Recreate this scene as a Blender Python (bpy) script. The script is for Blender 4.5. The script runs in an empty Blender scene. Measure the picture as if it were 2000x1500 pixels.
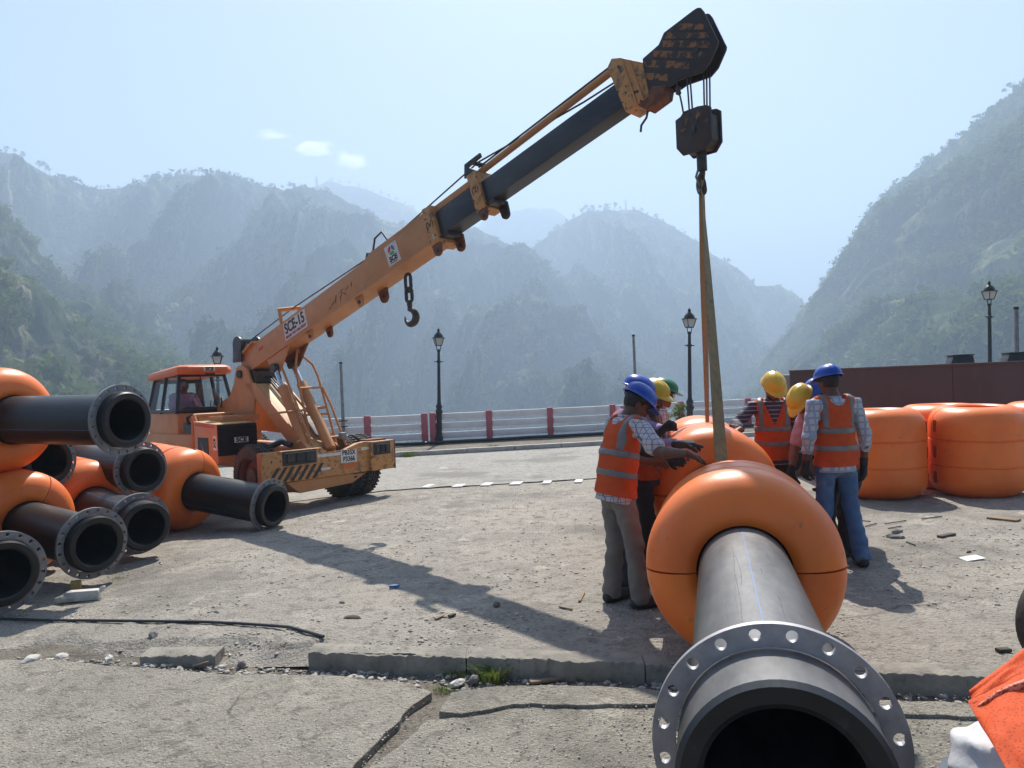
import bpy, bmesh, math, random
import numpy as np
from mathutils import Vector, Matrix, noise

random.seed(7); np.random.seed(7)
SC = bpy.context.scene
COL = SC.collection

# ------------------------------------------------------------------ camera
FOC = 1502.0; ROLL = math.radians(2.3); CAM_H = 1.7      # focal length in photo pixels (2000 wide)
cam_data = bpy.data.cameras.new('camera'); cam = bpy.data.objects.new('camera', cam_data); COL.objects.link(cam)
cam_data.sensor_width = 36.0; cam_data.lens = 36.0 * FOC / 2000.0
cam_data.clip_start = 0.05; cam_data.clip_end = 20000.0
ct, st = math.cos(ROLL), math.sin(ROLL)
cam.matrix_world = Matrix(((ct, st, 0, 0), (0, 0, -1, 0), (-st, ct, 0, CAM_H), (0, 0, 0, 1)))
SC.camera = cam

# ------------------------------------------------------------------ sky, sun, exposure
SUN_DIR = Vector((-0.08, -0.79, -1.0)).normalized()       # the way the light travels
SUN_EL = math.asin(-SUN_DIR.z); SUN_AZ = math.atan2(-SUN_DIR.x, -SUN_DIR.y)
world = bpy.data.worlds.new('World'); SC.world = world; world.use_nodes = True
wn = world.node_tree; wn.nodes.clear()
w_out = wn.nodes.new('ShaderNodeOutputWorld'); w_bg = wn.nodes.new('ShaderNodeBackground'); w_sky = wn.nodes.new('ShaderNodeTexSky')
w_sky.sky_type = 'NISHITA'; w_sky.sun_disc = False; w_sky.sun_elevation = SUN_EL; w_sky.sun_rotation = SUN_AZ
w_sky.altitude = 900; w_sky.air_density = 1.0; w_sky.dust_density = 3.4; w_sky.ozone_density = 3.2
w_bg.inputs['Strength'].default_value = 0.057
wn.links.new(w_sky.outputs[0], w_bg.inputs[0]); wn.links.new(w_bg.outputs[0], w_out.inputs[0])
sun_data = bpy.data.lights.new('sun', 'SUN'); sun = bpy.data.objects.new('sun', sun_data); COL.objects.link(sun)
sun_data.energy = 5.0; sun_data.angle = math.radians(0.5); sun_data.color = (1.0, 0.94, 0.85)
sun.rotation_euler = SUN_DIR.to_track_quat('-Z', 'Y').to_euler(); sun.location = (0, 30, 40)
SC.view_settings.view_transform = 'Standard'; SC.view_settings.look = 'None'
SC.view_settings.exposure = 1.05; SC.view_settings.gamma = 1.0; SC.view_settings.use_curve_mapping = False
SC.render.engine = 'CYCLES'
SC.cycles.use_denoising = True
SC.cycles.max_bounces = 6; SC.cycles.volume_bounces = 1; SC.cycles.transparent_max_bounces = 8
SC.cycles.caustics_reflective = False; SC.cycles.caustics_refractive = False

# ------------------------------------------------------------------ placing helpers (photo direction + a real distance)
def ray(x, y):
    u = (x - 1000) / FOC; v = (750 - y) / FOC
    return Vector((u * ct + v * st, 1.0, -u * st + v * ct))
def at(x, y, d): return Vector((0, 0, CAM_H)) + ray(x, y) * d
def gz(X, Y):
    """height of the yard: falls gently towards the left"""
    return -0.045 * max(0.0, min(-1.5 - X, 4.0))
def gnd(x, y):
    r = ray(x, y); z = 0.0
    for _ in range(4):
        t = (z - CAM_H) / r.z; z = gz(r.x * t, t)
    return Vector((r.x * t, t, z))

# ------------------------------------------------------------------ object helpers
def tag(o, label=None, cat=None, group=None, kind=None):
    if label: o['label'] = label
    if cat: o['category'] = cat
    if group: o['group'] = group
    if kind: o['kind'] = kind
    return o
def empty(name, loc=(0, 0, 0), rz=0.0):
    o = bpy.data.objects.new(name, None); COL.objects.link(o); o.empty_display_size = 0.2
    o.location = loc; o.rotation_euler = (0, 0, rz); return o
def link(name, me, mat=None, parent=None):
    o = bpy.data.objects.new(name, me); COL.objects.link(o)
    if mat is not None and not me.materials: me.materials.append(mat)
    if parent is not None: o.parent = parent
    return o
def copy_tree(o, parent=None):
    c = o.copy(); COL.objects.link(c); c.parent = parent
    for ch in list(o.children): copy_tree(ch, c)
    return c
def np_mesh(name, V, Fc, smooth=False):
    V = np.asarray(V, np.float32); Fc = np.asarray(Fc, np.int32); k = Fc.shape[1]
    me = bpy.data.meshes.new(name); me.vertices.add(len(V)); me.vertices.foreach_set('co', V.ravel())
    me.loops.add(Fc.size); me.loops.foreach_set('vertex_index', Fc.ravel())
    me.polygons.add(len(Fc)); me.polygons.foreach_set('loop_start', np.arange(0, Fc.size, k, dtype=np.int32))
    me.polygons.foreach_set('loop_total', np.full(len(Fc), k, np.int32))
    if smooth: me.polygons.foreach_set('use_smooth', np.ones(len(Fc), bool))
    me.update(calc_edges=True); me.validate(); return me

class MB:
    """collects shapes; build() links them as ONE mesh object"""
    def __init__(s): s.v = []; s.f = []
    def add(s, vs, fs):
        n = len(s.v); s.v += [tuple(v) for v in vs]; s.f += [tuple(i + n for i in f) for f in fs]; return s
    def box(s, c, d, M=None):
        hx, hy, hz = d[0] / 2, d[1] / 2, d[2] / 2
        vs = [Vector((sx * hx, sy * hy, sz * hz)) for sx in (-1, 1) for sy in (-1, 1) for sz in (-1, 1)]
        if M is not None: vs = [M @ v for v in vs]
        vs = [v + Vector(c) for v in vs]
        return s.add(vs, [(0, 1, 3, 2), (4, 6, 7, 5), (0, 4, 5, 1), (2, 3, 7, 6), (0, 2, 6, 4), (1, 5, 7, 3)])
    def prism(s, poly, e0, e1, frame):
        """poly: 2-D points; frame(p, q, w) -> 3-D; extruded from w=e0 to w=e1"""
        n = len(poly)
        vs = [frame(p, q, e0) for p, q in poly] + [frame(p, q, e1) for p, q in poly]
        fs = [tuple(range(n)), tuple(range(2 * n - 1, n - 1, -1))]
        fs += [(i, (i + 1) % n + 0, (i + 1) % n + n, i + n) for i in range(n)]
        return s.add(vs, fs)
    def tube(s, pts, r, seg=8, caps=True):
        pts = [Vector(p) for p in pts]; n = len(pts); rr = r if isinstance(r, (list, tuple)) else [r] * n
        ups = None; vs = []
        for i, p in enumerate(pts):
            t = (pts[min(i + 1, n - 1)] - pts[max(i - 1, 0)]).normalized()
            if ups is None:
                ups = t.orthogonal().normalized()
            else:
                ups = (ups - t * ups.dot(t)).normalized()
            w = t.cross(ups)
            for k in range(seg):
                a = 2 * math.pi * k / seg
                vs.append(p + (ups * math.cos(a) + w * math.sin(a)) * rr[i])
        fs = []
        for i in range(n - 1):
            for k in range(seg):
                a = i * seg + k; b = i * seg + (k + 1) % seg
                fs.append((a, b, b + seg, a + seg))
        if caps:
            fs.append(tuple(range(seg - 1, -1, -1))); fs.append(tuple(range((n - 1) * seg, n * seg)))
        return s.add(vs, fs)
    def lathe(s, prof, seg=32, axis='x', a0=0.0, a1=2 * math.pi, origin=(0, 0, 0), closed=False):
        """prof: (along, radius). closed: the profile is a loop"""
        full = abs(a1 - a0 - 2 * math.pi) < 1e-6
        m = seg if full else seg + 1; n = len(prof); vs = []
        o = Vector(origin)
        for k in range(m):
            a = a0 + (a1 - a0) * k / seg; c, sn = math.cos(a), math.sin(a)
            for l, r in prof:
                if axis == 'x': vs.append(o + Vector((l, r * c, r * sn)))
                elif axis == 'y': vs.append(o + Vector((r * c, l, r * sn)))
                else: vs.append(o + Vector((r * c, r * sn, l)))
        fs = []
        for k in range(seg):
            k2 = (k + 1) % m
            for j in range(n if closed else n - 1):
                j2 = (j + 1) % n
                fs.append((k * n + j, k * n + j2, k2 * n + j2, k2 * n + j))
        if not full and closed:
            fs.append(tuple(range(n))); fs.append(tuple(range((m - 1) * n + n - 1, (m - 1) * n - 1, -1)))
        return s.add(vs, fs)
    def build(s, name, mat, parent=None, smooth=True, bev=0.0, angle=35, weld=False):
        me = bpy.data.meshes.new(name); me.from_pydata(s.v, [], s.f); me.update()
        bm = bmesh.new(); bm.from_mesh(me)
        if weld: bmesh.ops.remove_doubles(bm, verts=bm.verts, dist=1e-5)
        bmesh.ops.recalc_face_normals(bm, faces=bm.faces)
        if bev > 0:
            es = [e for e in bm.edges if e.is_manifold and e.calc_face_angle(0) > 0.5]
            bmesh.ops.bevel(bm, geom=es, offset=bev, segments=2, profile=0.6, affect='EDGES', clamp_overlap=True)
        bm.to_mesh(me); bm.free()
        if smooth:
            me.polygons.foreach_set('use_smooth', np.ones(len(me.polygons), bool))
            me.set_sharp_from_angle(angle=math.radians(angle))
        me.materials.append(mat)
        return link(name, me, None, parent)

def text_mesh(name, body, size, mat, parent, loc, M3, depth=0.002, bold=0.0, sx=1.0):
    """flat lettering; M3 columns: reading direction, up, outward"""
    cu = bpy.data.curves.new(name, 'FONT'); cu.body = body; cu.size = size; cu.align_x = 'CENTER'; cu.align_y = 'CENTER'
    cu.extrude = depth; cu.offset = bold; cu.resolution_u = 3
    tmp = bpy.data.objects.new('tmp_text', cu); COL.objects.link(tmp)
    bpy.context.view_layer.update()
    me = bpy.data.meshes.new_from_object(tmp.evaluated_get(bpy.context.evaluated_depsgraph_get()))
    bpy.data.objects.remove(tmp); bpy.data.curves.remove(cu)
    R = Matrix(M3).transposed().to_4x4()
    me.transform(Matrix.Translation(Vector(loc)) @ R @ Matrix.Diagonal((sx, 1, 1, 1)))
    me.materials.clear(); me.materials.append(mat); me.name = name
    return link(name, me, None, parent)

# ------------------------------------------------------------------ materials
MATS = {}
def mat(name, c, c2=None, scale=4.0, rough=0.6, metal=0.0, bump=0.0, bscale=60.0, lo=0.4, hi=0.65, c3=None, scale3=30.0, lo3=0.6, hi3=0.7,
        detail=6.0, rough2=None, spec=0.5, stretch=None, coat=0.0, transl=0.0, alpha=1.0, dust_sheen=None, dust_sheen_amt=0.5):
    """principled material: c, broken by noise into c2, then into c3 (dirt, wear) at another scale"""
    if name in MATS: return MATS[name]
    m = bpy.data.materials.new(name); m.use_nodes = True; nt = m.node_tree; N = nt.nodes; Lk = nt.links
    b = N['Principled BSDF']; out = N['Material Output']
    b.inputs['Roughness'].default_value = rough; b.inputs['Metallic'].default_value = metal
    b.inputs['Specular IOR Level'].default_value = spec
    if coat: b.inputs['Coat Weight'].default_value = coat
    if alpha < 1: b.inputs['Alpha'].default_value = alpha
    tc = N.new('ShaderNodeTexCoord'); vec = tc.outputs['Object']
    if stretch:
        mp = N.new('ShaderNodeMapping'); mp.inputs['Scale'].default_value = stretch; Lk.new(vec, mp.inputs[0]); vec = mp.outputs[0]
    def layer(prev, col, sc, l, h, first=None):
        n = N.new('ShaderNodeTexNoise'); n.inputs['Scale'].default_value = sc; n.inputs['Detail'].default_value = detail
        n.inputs['Roughness'].default_value = 0.65; Lk.new(vec, n.inputs['Vector'])
        mr = N.new('ShaderNodeMapRange'); mr.inputs['From Min'].default_value = l; mr.inputs['From Max'].default_value = h
        Lk.new(n.outputs['Fac'], mr.inputs['Value'])
        mx = N.new('ShaderNodeMix'); mx.data_type = 'RGBA'; Lk.new(mr.outputs[0], mx.inputs['Factor'])
        if prev is None: mx.inputs['A'].default_value = (*first, 1)
        else: Lk.new(prev, mx.inputs['A'])
        mx.inputs['B'].default_value = (*col, 1)
        return mx.outputs['Result'], mr.outputs[0]
    colr = None; fac = None
    if c2 is not None: colr, fac = layer(None, c2, scale, lo, hi, c)
    if c3 is not None: colr, _ = layer(colr, c3, scale3, lo3, hi3, c)
    if dust_sheen is not None:      # paler upward faces: dusty film, with sun sheen painted in on the pipes
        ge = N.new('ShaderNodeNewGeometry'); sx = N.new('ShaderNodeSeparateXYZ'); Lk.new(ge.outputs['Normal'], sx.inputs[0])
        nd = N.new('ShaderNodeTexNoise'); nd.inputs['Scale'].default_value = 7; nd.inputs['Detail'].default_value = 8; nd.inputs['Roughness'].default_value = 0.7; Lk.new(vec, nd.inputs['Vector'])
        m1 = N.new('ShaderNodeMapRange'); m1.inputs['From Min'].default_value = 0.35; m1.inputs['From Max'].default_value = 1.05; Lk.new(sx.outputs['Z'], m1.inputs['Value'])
        m2 = N.new('ShaderNodeMapRange'); m2.inputs['From Min'].default_value = 0.3; m2.inputs['From Max'].default_value = 0.7; m2.inputs['To Min'].default_value = 0.35 * dust_sheen_amt; m2.inputs['To Max'].default_value = dust_sheen_amt; Lk.new(nd.outputs['Fac'], m2.inputs['Value'])
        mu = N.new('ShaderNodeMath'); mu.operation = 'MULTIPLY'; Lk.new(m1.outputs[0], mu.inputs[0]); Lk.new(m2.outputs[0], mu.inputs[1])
        dx = N.new('ShaderNodeMix'); dx.data_type = 'RGBA'; Lk.new(mu.outputs[0], dx.inputs['Factor']); Lk.new(colr, dx.inputs['A']); dx.inputs['B'].default_value = (*dust_sheen, 1); colr = dx.outputs['Result']
    if colr is None: b.inputs['Base Color'].default_value = (*c, 1)
    else: Lk.new(colr, b.inputs['Base Color'])
    if rough2 is not None and fac is not None:
        r = N.new('ShaderNodeMapRange'); r.inputs['To Min'].default_value = rough; r.inputs['To Max'].default_value = rough2
        Lk.new(fac, r.inputs['Value']); Lk.new(r.outputs[0], b.inputs['Roughness'])
    if bump > 0:
        n = N.new('ShaderNodeTexNoise'); n.inputs['Scale'].default_value = bscale; n.inputs['Detail'].default_value = 5
        Lk.new(vec, n.inputs['Vector']); bp = N.new('ShaderNodeBump'); bp.inputs['Strength'].default_value = 0.6
        bp.inputs['Distance'].default_value = bump; Lk.new(n.outputs['Fac'], bp.inputs['Height']); Lk.new(bp.outputs[0], b.inputs['Normal'])
    if transl > 0:
        t = N.new('ShaderNodeBsdfTranslucent'); ms = N.new('ShaderNodeMixShader'); ms.inputs[0].default_value = transl
        if colr is not None: Lk.new(colr, t.inputs[0])
        else: t.inputs[0].default_value = (*c, 1)
        Lk.new(b.outputs[0], ms.inputs[1]); Lk.new(t.outputs[0], ms.inputs[2]); Lk.new(ms.outputs[0], out.inputs['Surface'])
    MATS[name] = m
    return m

ORANGE = mat('float_orange', (0.93, 0.205, 0.028), (0.83, 0.165, 0.024), 2.4, rough=0.34, rough2=0.5, c3=(0.46, 0.13, 0.045), scale3=9.0, lo3=0.62, hi3=0.72, bump=0.0022, bscale=18, dust_sheen=(0.66, 0.36, 0.19), dust_sheen_amt=0.16, detail=9.0)
POCKET_SHADE = mat('float_pocket_shade', (0.3, 0.06, 0.015), rough=0.7)  # dark tone paints the shade of a recess; the discs have no hole
HDPE = mat('black_polyethylene', (0.008, 0.009, 0.009), (0.02, 0.02, 0.02), 5.0, rough=0.40, rough2=0.50, c3=(0.10, 0.097, 0.09), scale3=9, lo3=0.62, hi3=0.9, stretch=(0.35, 1, 1), spec=0.55, dust_sheen=(0.27, 0.265, 0.26), dust_sheen_amt=0.95)  # pale pipe top: dusty film plus sun glare painted into the colour
HDPE_CLEAN = mat('black_polyethylene_clean', (0.006, 0.007, 0.0075), (0.014, 0.014, 0.015), 5.0, rough=0.36, rough2=0.46, c3=(0.05, 0.048, 0.045), scale3=9, lo3=0.62, hi3=0.9, stretch=(0.35, 1, 1), spec=0.45, dust_sheen=(0.12, 0.118, 0.115), dust_sheen_amt=0.35)
STRIPE = mat('blue_stripe', (0.10, 0.22, 0.5), rough=0.5)
GALV = mat('galvanised_steel', (0.46, 0.45, 0.47), (0.36, 0.35, 0.37), 14, rough=0.48, metal=0.75, rough2=0.6)
GALV_OLD = mat('dull_flange_steel', (0.25, 0.255, 0.265), (0.17, 0.173, 0.18), 9, rough=0.55, metal=0.35, c3=(0.3, 0.28, 0.25), scale3=20, lo3=0.62, hi3=0.8)
OCHRE = mat('crane_ochre', (0.57, 0.262, 0.098), (0.49, 0.217, 0.08), 2.5, rough=0.5, c3=(0.17, 0.09, 0.05), scale3=7, lo3=0.66, hi3=0.8, rough2=0.62)
OCHRE_WORN = mat('crane_ochre_worn', (0.56, 0.27, 0.09), (0.24, 0.13, 0.06), 9, rough=0.6, lo=0.5, hi=0.62, c3=(0.025, 0.022, 0.02), scale3=16, lo3=0.58, hi3=0.64)
CABORANGE = mat('cab_orange', (0.68, 0.16, 0.035), (0.58, 0.14, 0.035), 5, rough=0.42)
RUST = mat('rusty_steel', (0.24, 0.085, 0.04), (0.12, 0.05, 0.03), 12, rough=0.75, c3=(0.03, 0.025, 0.025), scale3=9, lo3=0.55, hi3=0.7)
BLACKP = mat('black_paint', (0.02, 0.021, 0.024), (0.035, 0.034, 0.033), 6, rough=0.45)
BOOMBLK = mat('boom_black', (0.022, 0.025, 0.032), (0.05, 0.052, 0.058), 3, rough=0.42, c3=(0.10, 0.095, 0.09), scale3=5, lo3=0.66, hi3=0.85, stretch=(0.3, 1, 1))
GREASE = mat('greasy_steel', (0.03, 0.026, 0.022), (0.075, 0.055, 0.04), 14, rough=0.5)
CHROME = mat('chrome_rod', (0.75, 0.77, 0.8), rough=0.12, metal=1.0)
RUBBER = mat('tyre_rubber', (0.03, 0.029, 0.028), (0.075, 0.065, 0.055), 8, rough=0.85, bump=0.003, bscale=40)
RUBBER_SIDE = mat('dusty_sidewall', (0.085, 0.06, 0.045), (0.05, 0.04, 0.035), 7, rough=0.85)
WHITE = mat('white_paint', (0.74, 0.74, 0.72), (0.62, 0.61, 0.58), 9, rough=0.55)
STICKER = mat('white_sticker', (0.72, 0.70, 0.66), (0.6, 0.56, 0.5), 14, rough=0.5)
REDP = mat('red_print', (0.55, 0.04, 0.03), rough=0.5)
BLUEP = mat('blue_print', (0.05, 0.16, 0.5), rough=0.5)
GREENP = mat('green_print', (0.05, 0.35, 0.1), rough=0.5)
PURPLEP = mat('maroon_print', (0.3, 0.02, 0.06), rough=0.5)
INK = mat('black_print', (0.012, 0.012, 0.014), rough=0.5)
CHALK = mat('chalk_print', (0.62, 0.6, 0.56), rough=0.8)
PINKP = mat('pink_post_paint', (0.50, 0.14, 0.17), (0.42, 0.13, 0.15), 6, rough=0.65, c3=(0.5, 0.3, 0.3), scale3=18, lo3=0.66, hi3=0.75)
RAILW = mat('rail_white', (0.86, 0.85, 0.84), (0.76, 0.75, 0.73), 2.5, rough=0.65, c3=(0.42, 0.39, 0.36), scale3=8, lo3=0.68, hi3=0.85)
LAMPBLK = mat('lamp_black', (0.012, 0.016, 0.016), rough=0.45)
LAMPGLASS = mat('frosted_lamp_glass', (0.78, 0.77, 0.74), rough=0.35, transl=0.5)
POLEGREY = mat('grey_pole', (0.26, 0.27, 0.28), (0.18, 0.18, 0.18), 10, rough=0.6)
BROWNWALL = mat('brown_steel_plate', (0.092, 0.074, 0.070), (0.078, 0.062, 0.059), 1.2, rough=0.62, c3=(0.15, 0.115, 0.105), scale3=3.0, lo3=0.6, hi3=0.85, stretch=(1, 1, 0.35))
DARKBOX = mat('dark_hatch', (0.03, 0.033, 0.036), (0.05, 0.05, 0.05), 6, rough=0.5)

# ================================================================== MOUNTAINS
def land_material(name, forest, grass, rock, rock_lo, rock_hi, s=1.0):
    m = bpy.data.materials.new(name); m.use_nodes = True; nt = m.node_tree; N = nt.nodes; Lk = nt.links
    b = N['Principled BSDF']; b.inputs['Roughness'].default_value = 0.95; b.inputs['Specular IOR Level'].default_value = 0.1
    g = N.new('ShaderNodeNewGeometry')
    def nz(scale, detail=8, rough=0.65, st=None):
        n = N.new('ShaderNodeTexNoise'); n.inputs['Scale'].default_value = scale; n.inputs['Detail'].default_value = detail; n.inputs['Roughness'].default_value = rough
        v = g.outputs['Position']
        if st:
            mp = N.new('ShaderNodeMapping'); mp.inputs['Scale'].default_value = st; Lk.new(v, mp.inputs[0]); v = mp.outputs[0]
        Lk.new(v, n.inputs['Vector']); return n.outputs['Fac']
    def rng(v, lo, hi):
        r = N.new('ShaderNodeMapRange'); r.inputs['From Min'].default_value = lo; r.inputs['From Max'].default_value = hi; Lk.new(v, r.inputs['Value']); return r.outputs[0]
    def mix(f, a, bb):
        x = N.new('ShaderNodeMix'); x.data_type = 'RGBA'; Lk.new(f, x.inputs['Factor'])
        for k, v in (('A', a), ('B', bb)):
            if isinstance(v, tuple): x.inputs[k].default_value = (*v, 1)
            else: Lk.new(v, x.inputs[k])
        return x.outputs['Result']
    c = mix(rng(nz(0.014 * s, 9, 0.7, (1, 1, 0.55)), 0.50, 0.60), forest, grass)
    c = mix(rng(nz(0.11 * s, 6), 0.5, 0.66), c, tuple(v * 0.45 for v in forest))
    c = mix(rng(nz(0.02 * s, 9, 0.7, (1, 1, 0.3)), rock_lo, rock_hi), c, rock)
    Lk.new(c, b.inputs['Base Color'])
    bp = N.new('ShaderNodeBump'); bp.inputs['Strength'].default_value = 1.0; bp.inputs['Distance'].default_value = 7.0 / s
    Lk.new(nz(0.09 * s, 7, 0.7), bp.inputs['Height']); Lk.new(bp.outputs[0], b.inputs['Normal'])
    return m
FOREST_FAR = land_material('far_forest', (0.018, 0.036, 0.018), (0.22, 0.235, 0.09), (0.36, 0.32, 0.26), 0.60, 0.70)
FOREST_NEAR = land_material('near_forest', (0.036, 0.062, 0.02), (0.24, 0.25, 0.085), (0.36, 0.30, 0.23), 0.56, 0.66, 1.15)
LEAF_NEAR = mat('slope_leaves', (0.07, 0.12, 0.03), (0.17, 0.20, 0.055), 0.06, rough=0.9, spec=0.1, transl=0.3)
LEAF_FAR = mat('ridge_leaves', (0.035, 0.06, 0.022), (0.09, 0.115, 0.04), 0.05, rough=0.9, spec=0.1, transl=0.25)

def interp(pts, x):
    return np.interp(x, [p[0] for p in pts], [p[1] for p in pts])
def nz3(x, y, z): return noise.noise(Vector((x, y, z)))
def fbm(x, y, z, o=4):
    s = 0; a = 1.0
    for i in range(o):
        s += a * noise.noise(Vector((x, y, z))); x *= 2.03; y *= 2.03; z *= 2.03; a *= 0.52
    return s
def mountain(name, sil, dist, base_y, base_f, nx, nt, material, seed, amp, wl, skew=0.5, rough=1.0):
    """sil: skyline (photo column, row); dist: (column, metres) of the ridge. The slope runs from the ridge down towards the valley
    with ravines and spurs, and down again behind the ridge."""
    x0, x1 = sil[0][0], sil[-1][0]; V = []; grid = []
    for i in range(nx):
        x = x0 + (x1 - x0) * i / (nx - 1)
        D = float(interp(dist, x)); y = float(interp(sil, x))
        R = at(x, y, D); Bt = at(x, base_y, D * base_f)
        R.z += rough * D * 0.0035 * fbm(x * 0.03, seed, 0.3, 4)
        row = []
        for j in range(nt):
            t = (j - 4) / (nt - 5)
            if t <= 0:
                p = Vector((R.x * (1 - t * 0.9), R.y * (1 - t * 0.9), R.z + (R.z + 200) * t * 1.6))
            else:
                p = R.lerp(Bt, t); p.z = R.z + (Bt.z - R.z) * (t ** 0.86)
                L = (R.xy.length / wl)
                q = x / FOC * L * 1.0; w = t * (R - Bt).length / (R.xy.length) * L
                qq = q + skew * w
                n1 = 1 - abs(fbm(qq, w * 0.35, seed, 3)) * 2.2
                n2 = fbm(qq * 3.1 + 4, w * 1.3, seed + 5, 4)
                n3 = fbm(qq * 11, w * 7, seed + 9, 3)
                e = min(1.0, t * 5) * min(1.0, (1 - t) * 6 + 0.15)
                push = amp * (n1 * e + 0.62 * n2 * e) + amp * 0.16 * n3
                dirc = Vector((-R.x, -R.y, 0)).normalized()
                p += dirc * push; p.z += push * 0.35
            row.append(len(V)); V.append(tuple(p))
        grid.append(row)
    G = np.array(grid); F = np.stack([G[:-1, :-1], G[1:, :-1], G[1:, 1:], G[:-1, 1:]], -1).reshape(-1, 4)
    o = link(name, np_mesh(name, V, F, True), material); tag(o, kind='structure')
    return np.array(V).reshape(nx, nt, 3), o

def leaf_cloud(C, Rr, n, size, flat=0.8, rng=None):
    """n little triangles spread through each crown"""
    rng = rng or np.random.default_rng(3)
    C = np.asarray(C, np.float32); Rr = np.asarray(Rr, np.float32); m = len(C)
    d = rng.normal(size=(m, n, 3)); d /= np.linalg.norm(d, axis=2, keepdims=True)
    d *= (rng.random((m, n, 1)) ** 0.4) * (0.75 + 0.5 * rng.random((m, n, 1))); d[:, :, 2] *= flat
    P = C[:, None, :] + d * Rr[:, None, None]
    T = rng.normal(size=(m, n, 3, 3)) * (size * Rr[:, None, None, None])
    V = (P[:, :, None, :] + T).reshape(-1, 3); F = np.arange(len(V)).reshape(-1, 3)
    return V, F

S_M2 = [(-420, 215), (-200, 262), (0, 296), (30, 300), (60, 322), (130, 354), (200, 369), (260, 367), (300, 354), (345, 345), (400, 340), (440, 343), (500, 364), (560, 370), (605, 366), (640, 374), (690, 396), (740, 430), (800, 446), (870, 441), (930, 442), (990, 479), (1050, 504), (1130, 591), (1200, 641), (1250, 700), (1310, 790), (1360, 850), (1420, 900)]
S_M5 = [(940, 640), (1000, 540), (1040, 482), (1100, 441), (1140, 417), (1180, 410), (1240, 412), (1290, 430), (1330, 455), (1400, 500), (1450, 531), (1480, 562), (1520, 556), (1550, 570), (1570, 590), (1600, 640), (1680, 700), (1760, 760)]
S_M3 = [(520, 420), (600, 374), (640, 356), (690, 363), (730, 376), (780, 396), (815, 412), (860, 445), (930, 500), (1000, 560)]
S_M4 = [(900, 470), (960, 421), (1000, 411), (1040, 403), (1080, 406), (1112, 432), (1160, 480), (1240, 560)]
S_M1 = [(-460, 120), (-200, 270), (0, 405), (40, 450), (100, 521), (150, 561), (200, 600), (260, 641), (330, 691), (400, 742), (470, 792), (560, 850), (640, 905)]
S_M6 = [(1360, 860), (1410, 800), (1440, 768), (1470, 726), (1530, 661), (1570, 604), (1600, 561), (1650, 491), (1690, 421), (1702, 401), (1740, 371), (1800, 321), (1850, 286), (1900, 247), (1950, 203), (2000, 166), (2100, 90), (2300, -40), (2520, -160)]
mountain('mountain_far_peak', S_M4, [(900, 2500), (1240, 2300)], 900, 0.7, 70, 30, FOREST_FAR, 3.3, 40, 240)
mountain('mountain_back_left', S_M3, [(520, 1900), (1000, 1800)], 900, 0.65, 90, 40, FOREST_FAR, 8.1, 40, 220)
g5, _ = mountain('mountain_centre', S_M5, [(940, 1500), (1600, 1500), (1760, 1400)], 930, 0.55, 190, 90, FOREST_FAR, 5.7, 85, 230, -0.45)
g2, _ = mountain('mountain_left', S_M2, [(-420, 900), (0, 1000), (640, 1150), (930, 1250), (1420, 1150)], 960, 0.45, 300, 130, FOREST_FAR, 1.9, 95, 210, 0.5)
g6, _ = mountain('mountain_right', S_M6, [(1360, 1150), (1700, 900), (2000, 720), (2520, 560)], 930, 0.42, 220, 130, FOREST_NEAR, 11.2, 58, 170, -0.55)
g1, _ = mountain('mountain_near_left', S_M1, [(-460, 430), (0, 490), (330, 570), (640, 670)], 960, 0.40, 190, 125, FOREST_NEAR, 14.6, 40, 135, 0.6)
bm_ = MB(); bm_.box((0, 1450, -330), (5200, 3000, 40)); tag(bm_.build('valley_floor', FOREST_FAR, smooth=False), kind='structure')

def woods(name, g, count, r0, r1, n, size, material, seed, j0=4, label=None, cols=None, keep=0.05):
    rng = np.random.default_rng(seed); nx, nt, _ = g.shape; C = []; Rr = []
    while len(C) < count:
        i = rng.integers(0 if cols is None else cols[0], (nx if cols is None else cols[1]) - 1); j = rng.integers(j0, nt - 2)
        p = g[i, j] + (g[i + 1, j] - g[i, j]) * rng.random() + (g[i, j + 1] - g[i, j]) * rng.random()
        if noise.noise(Vector((p[0] * 0.02, p[1] * 0.02, p[2] * 0.03 + seed))) + 0.35 * rng.random() < keep: continue
        r = r0 + (r1 - r0) * rng.random() ** 2.2
        C.append((p[0], p[1], p[2] + r * 0.45)); Rr.append(r)
    V, F = leaf_cloud(C, Rr, n, size, 0.85, rng)
    o = link(name, np_mesh(name, V, F), material); tag(o, label, 'woodland', None, 'stuff')
woods('woodland', g1, 4200, 2.0, 6.0, 60, 0.24, LEAF_NEAR, 21, label='green scrub and trees covering the near left slope')
woods('woodland', g6, 6200, 2.4, 7.0, 44, 0.26, LEAF_NEAR, 22, label='dense trees and shrubs clothing the steep right slope')
woods('woodland', g2, 9500, 2.6, 7.0, 18, 0.34, LEAF_FAR, 23, label='hazy woods on the long left mountain', keep=0.12)
woods('woodland', g5, 4200, 3.0, 8.0, 15, 0.36, LEAF_FAR, 24, label='hazy woods on the middle mountain', keep=0.12)

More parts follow.
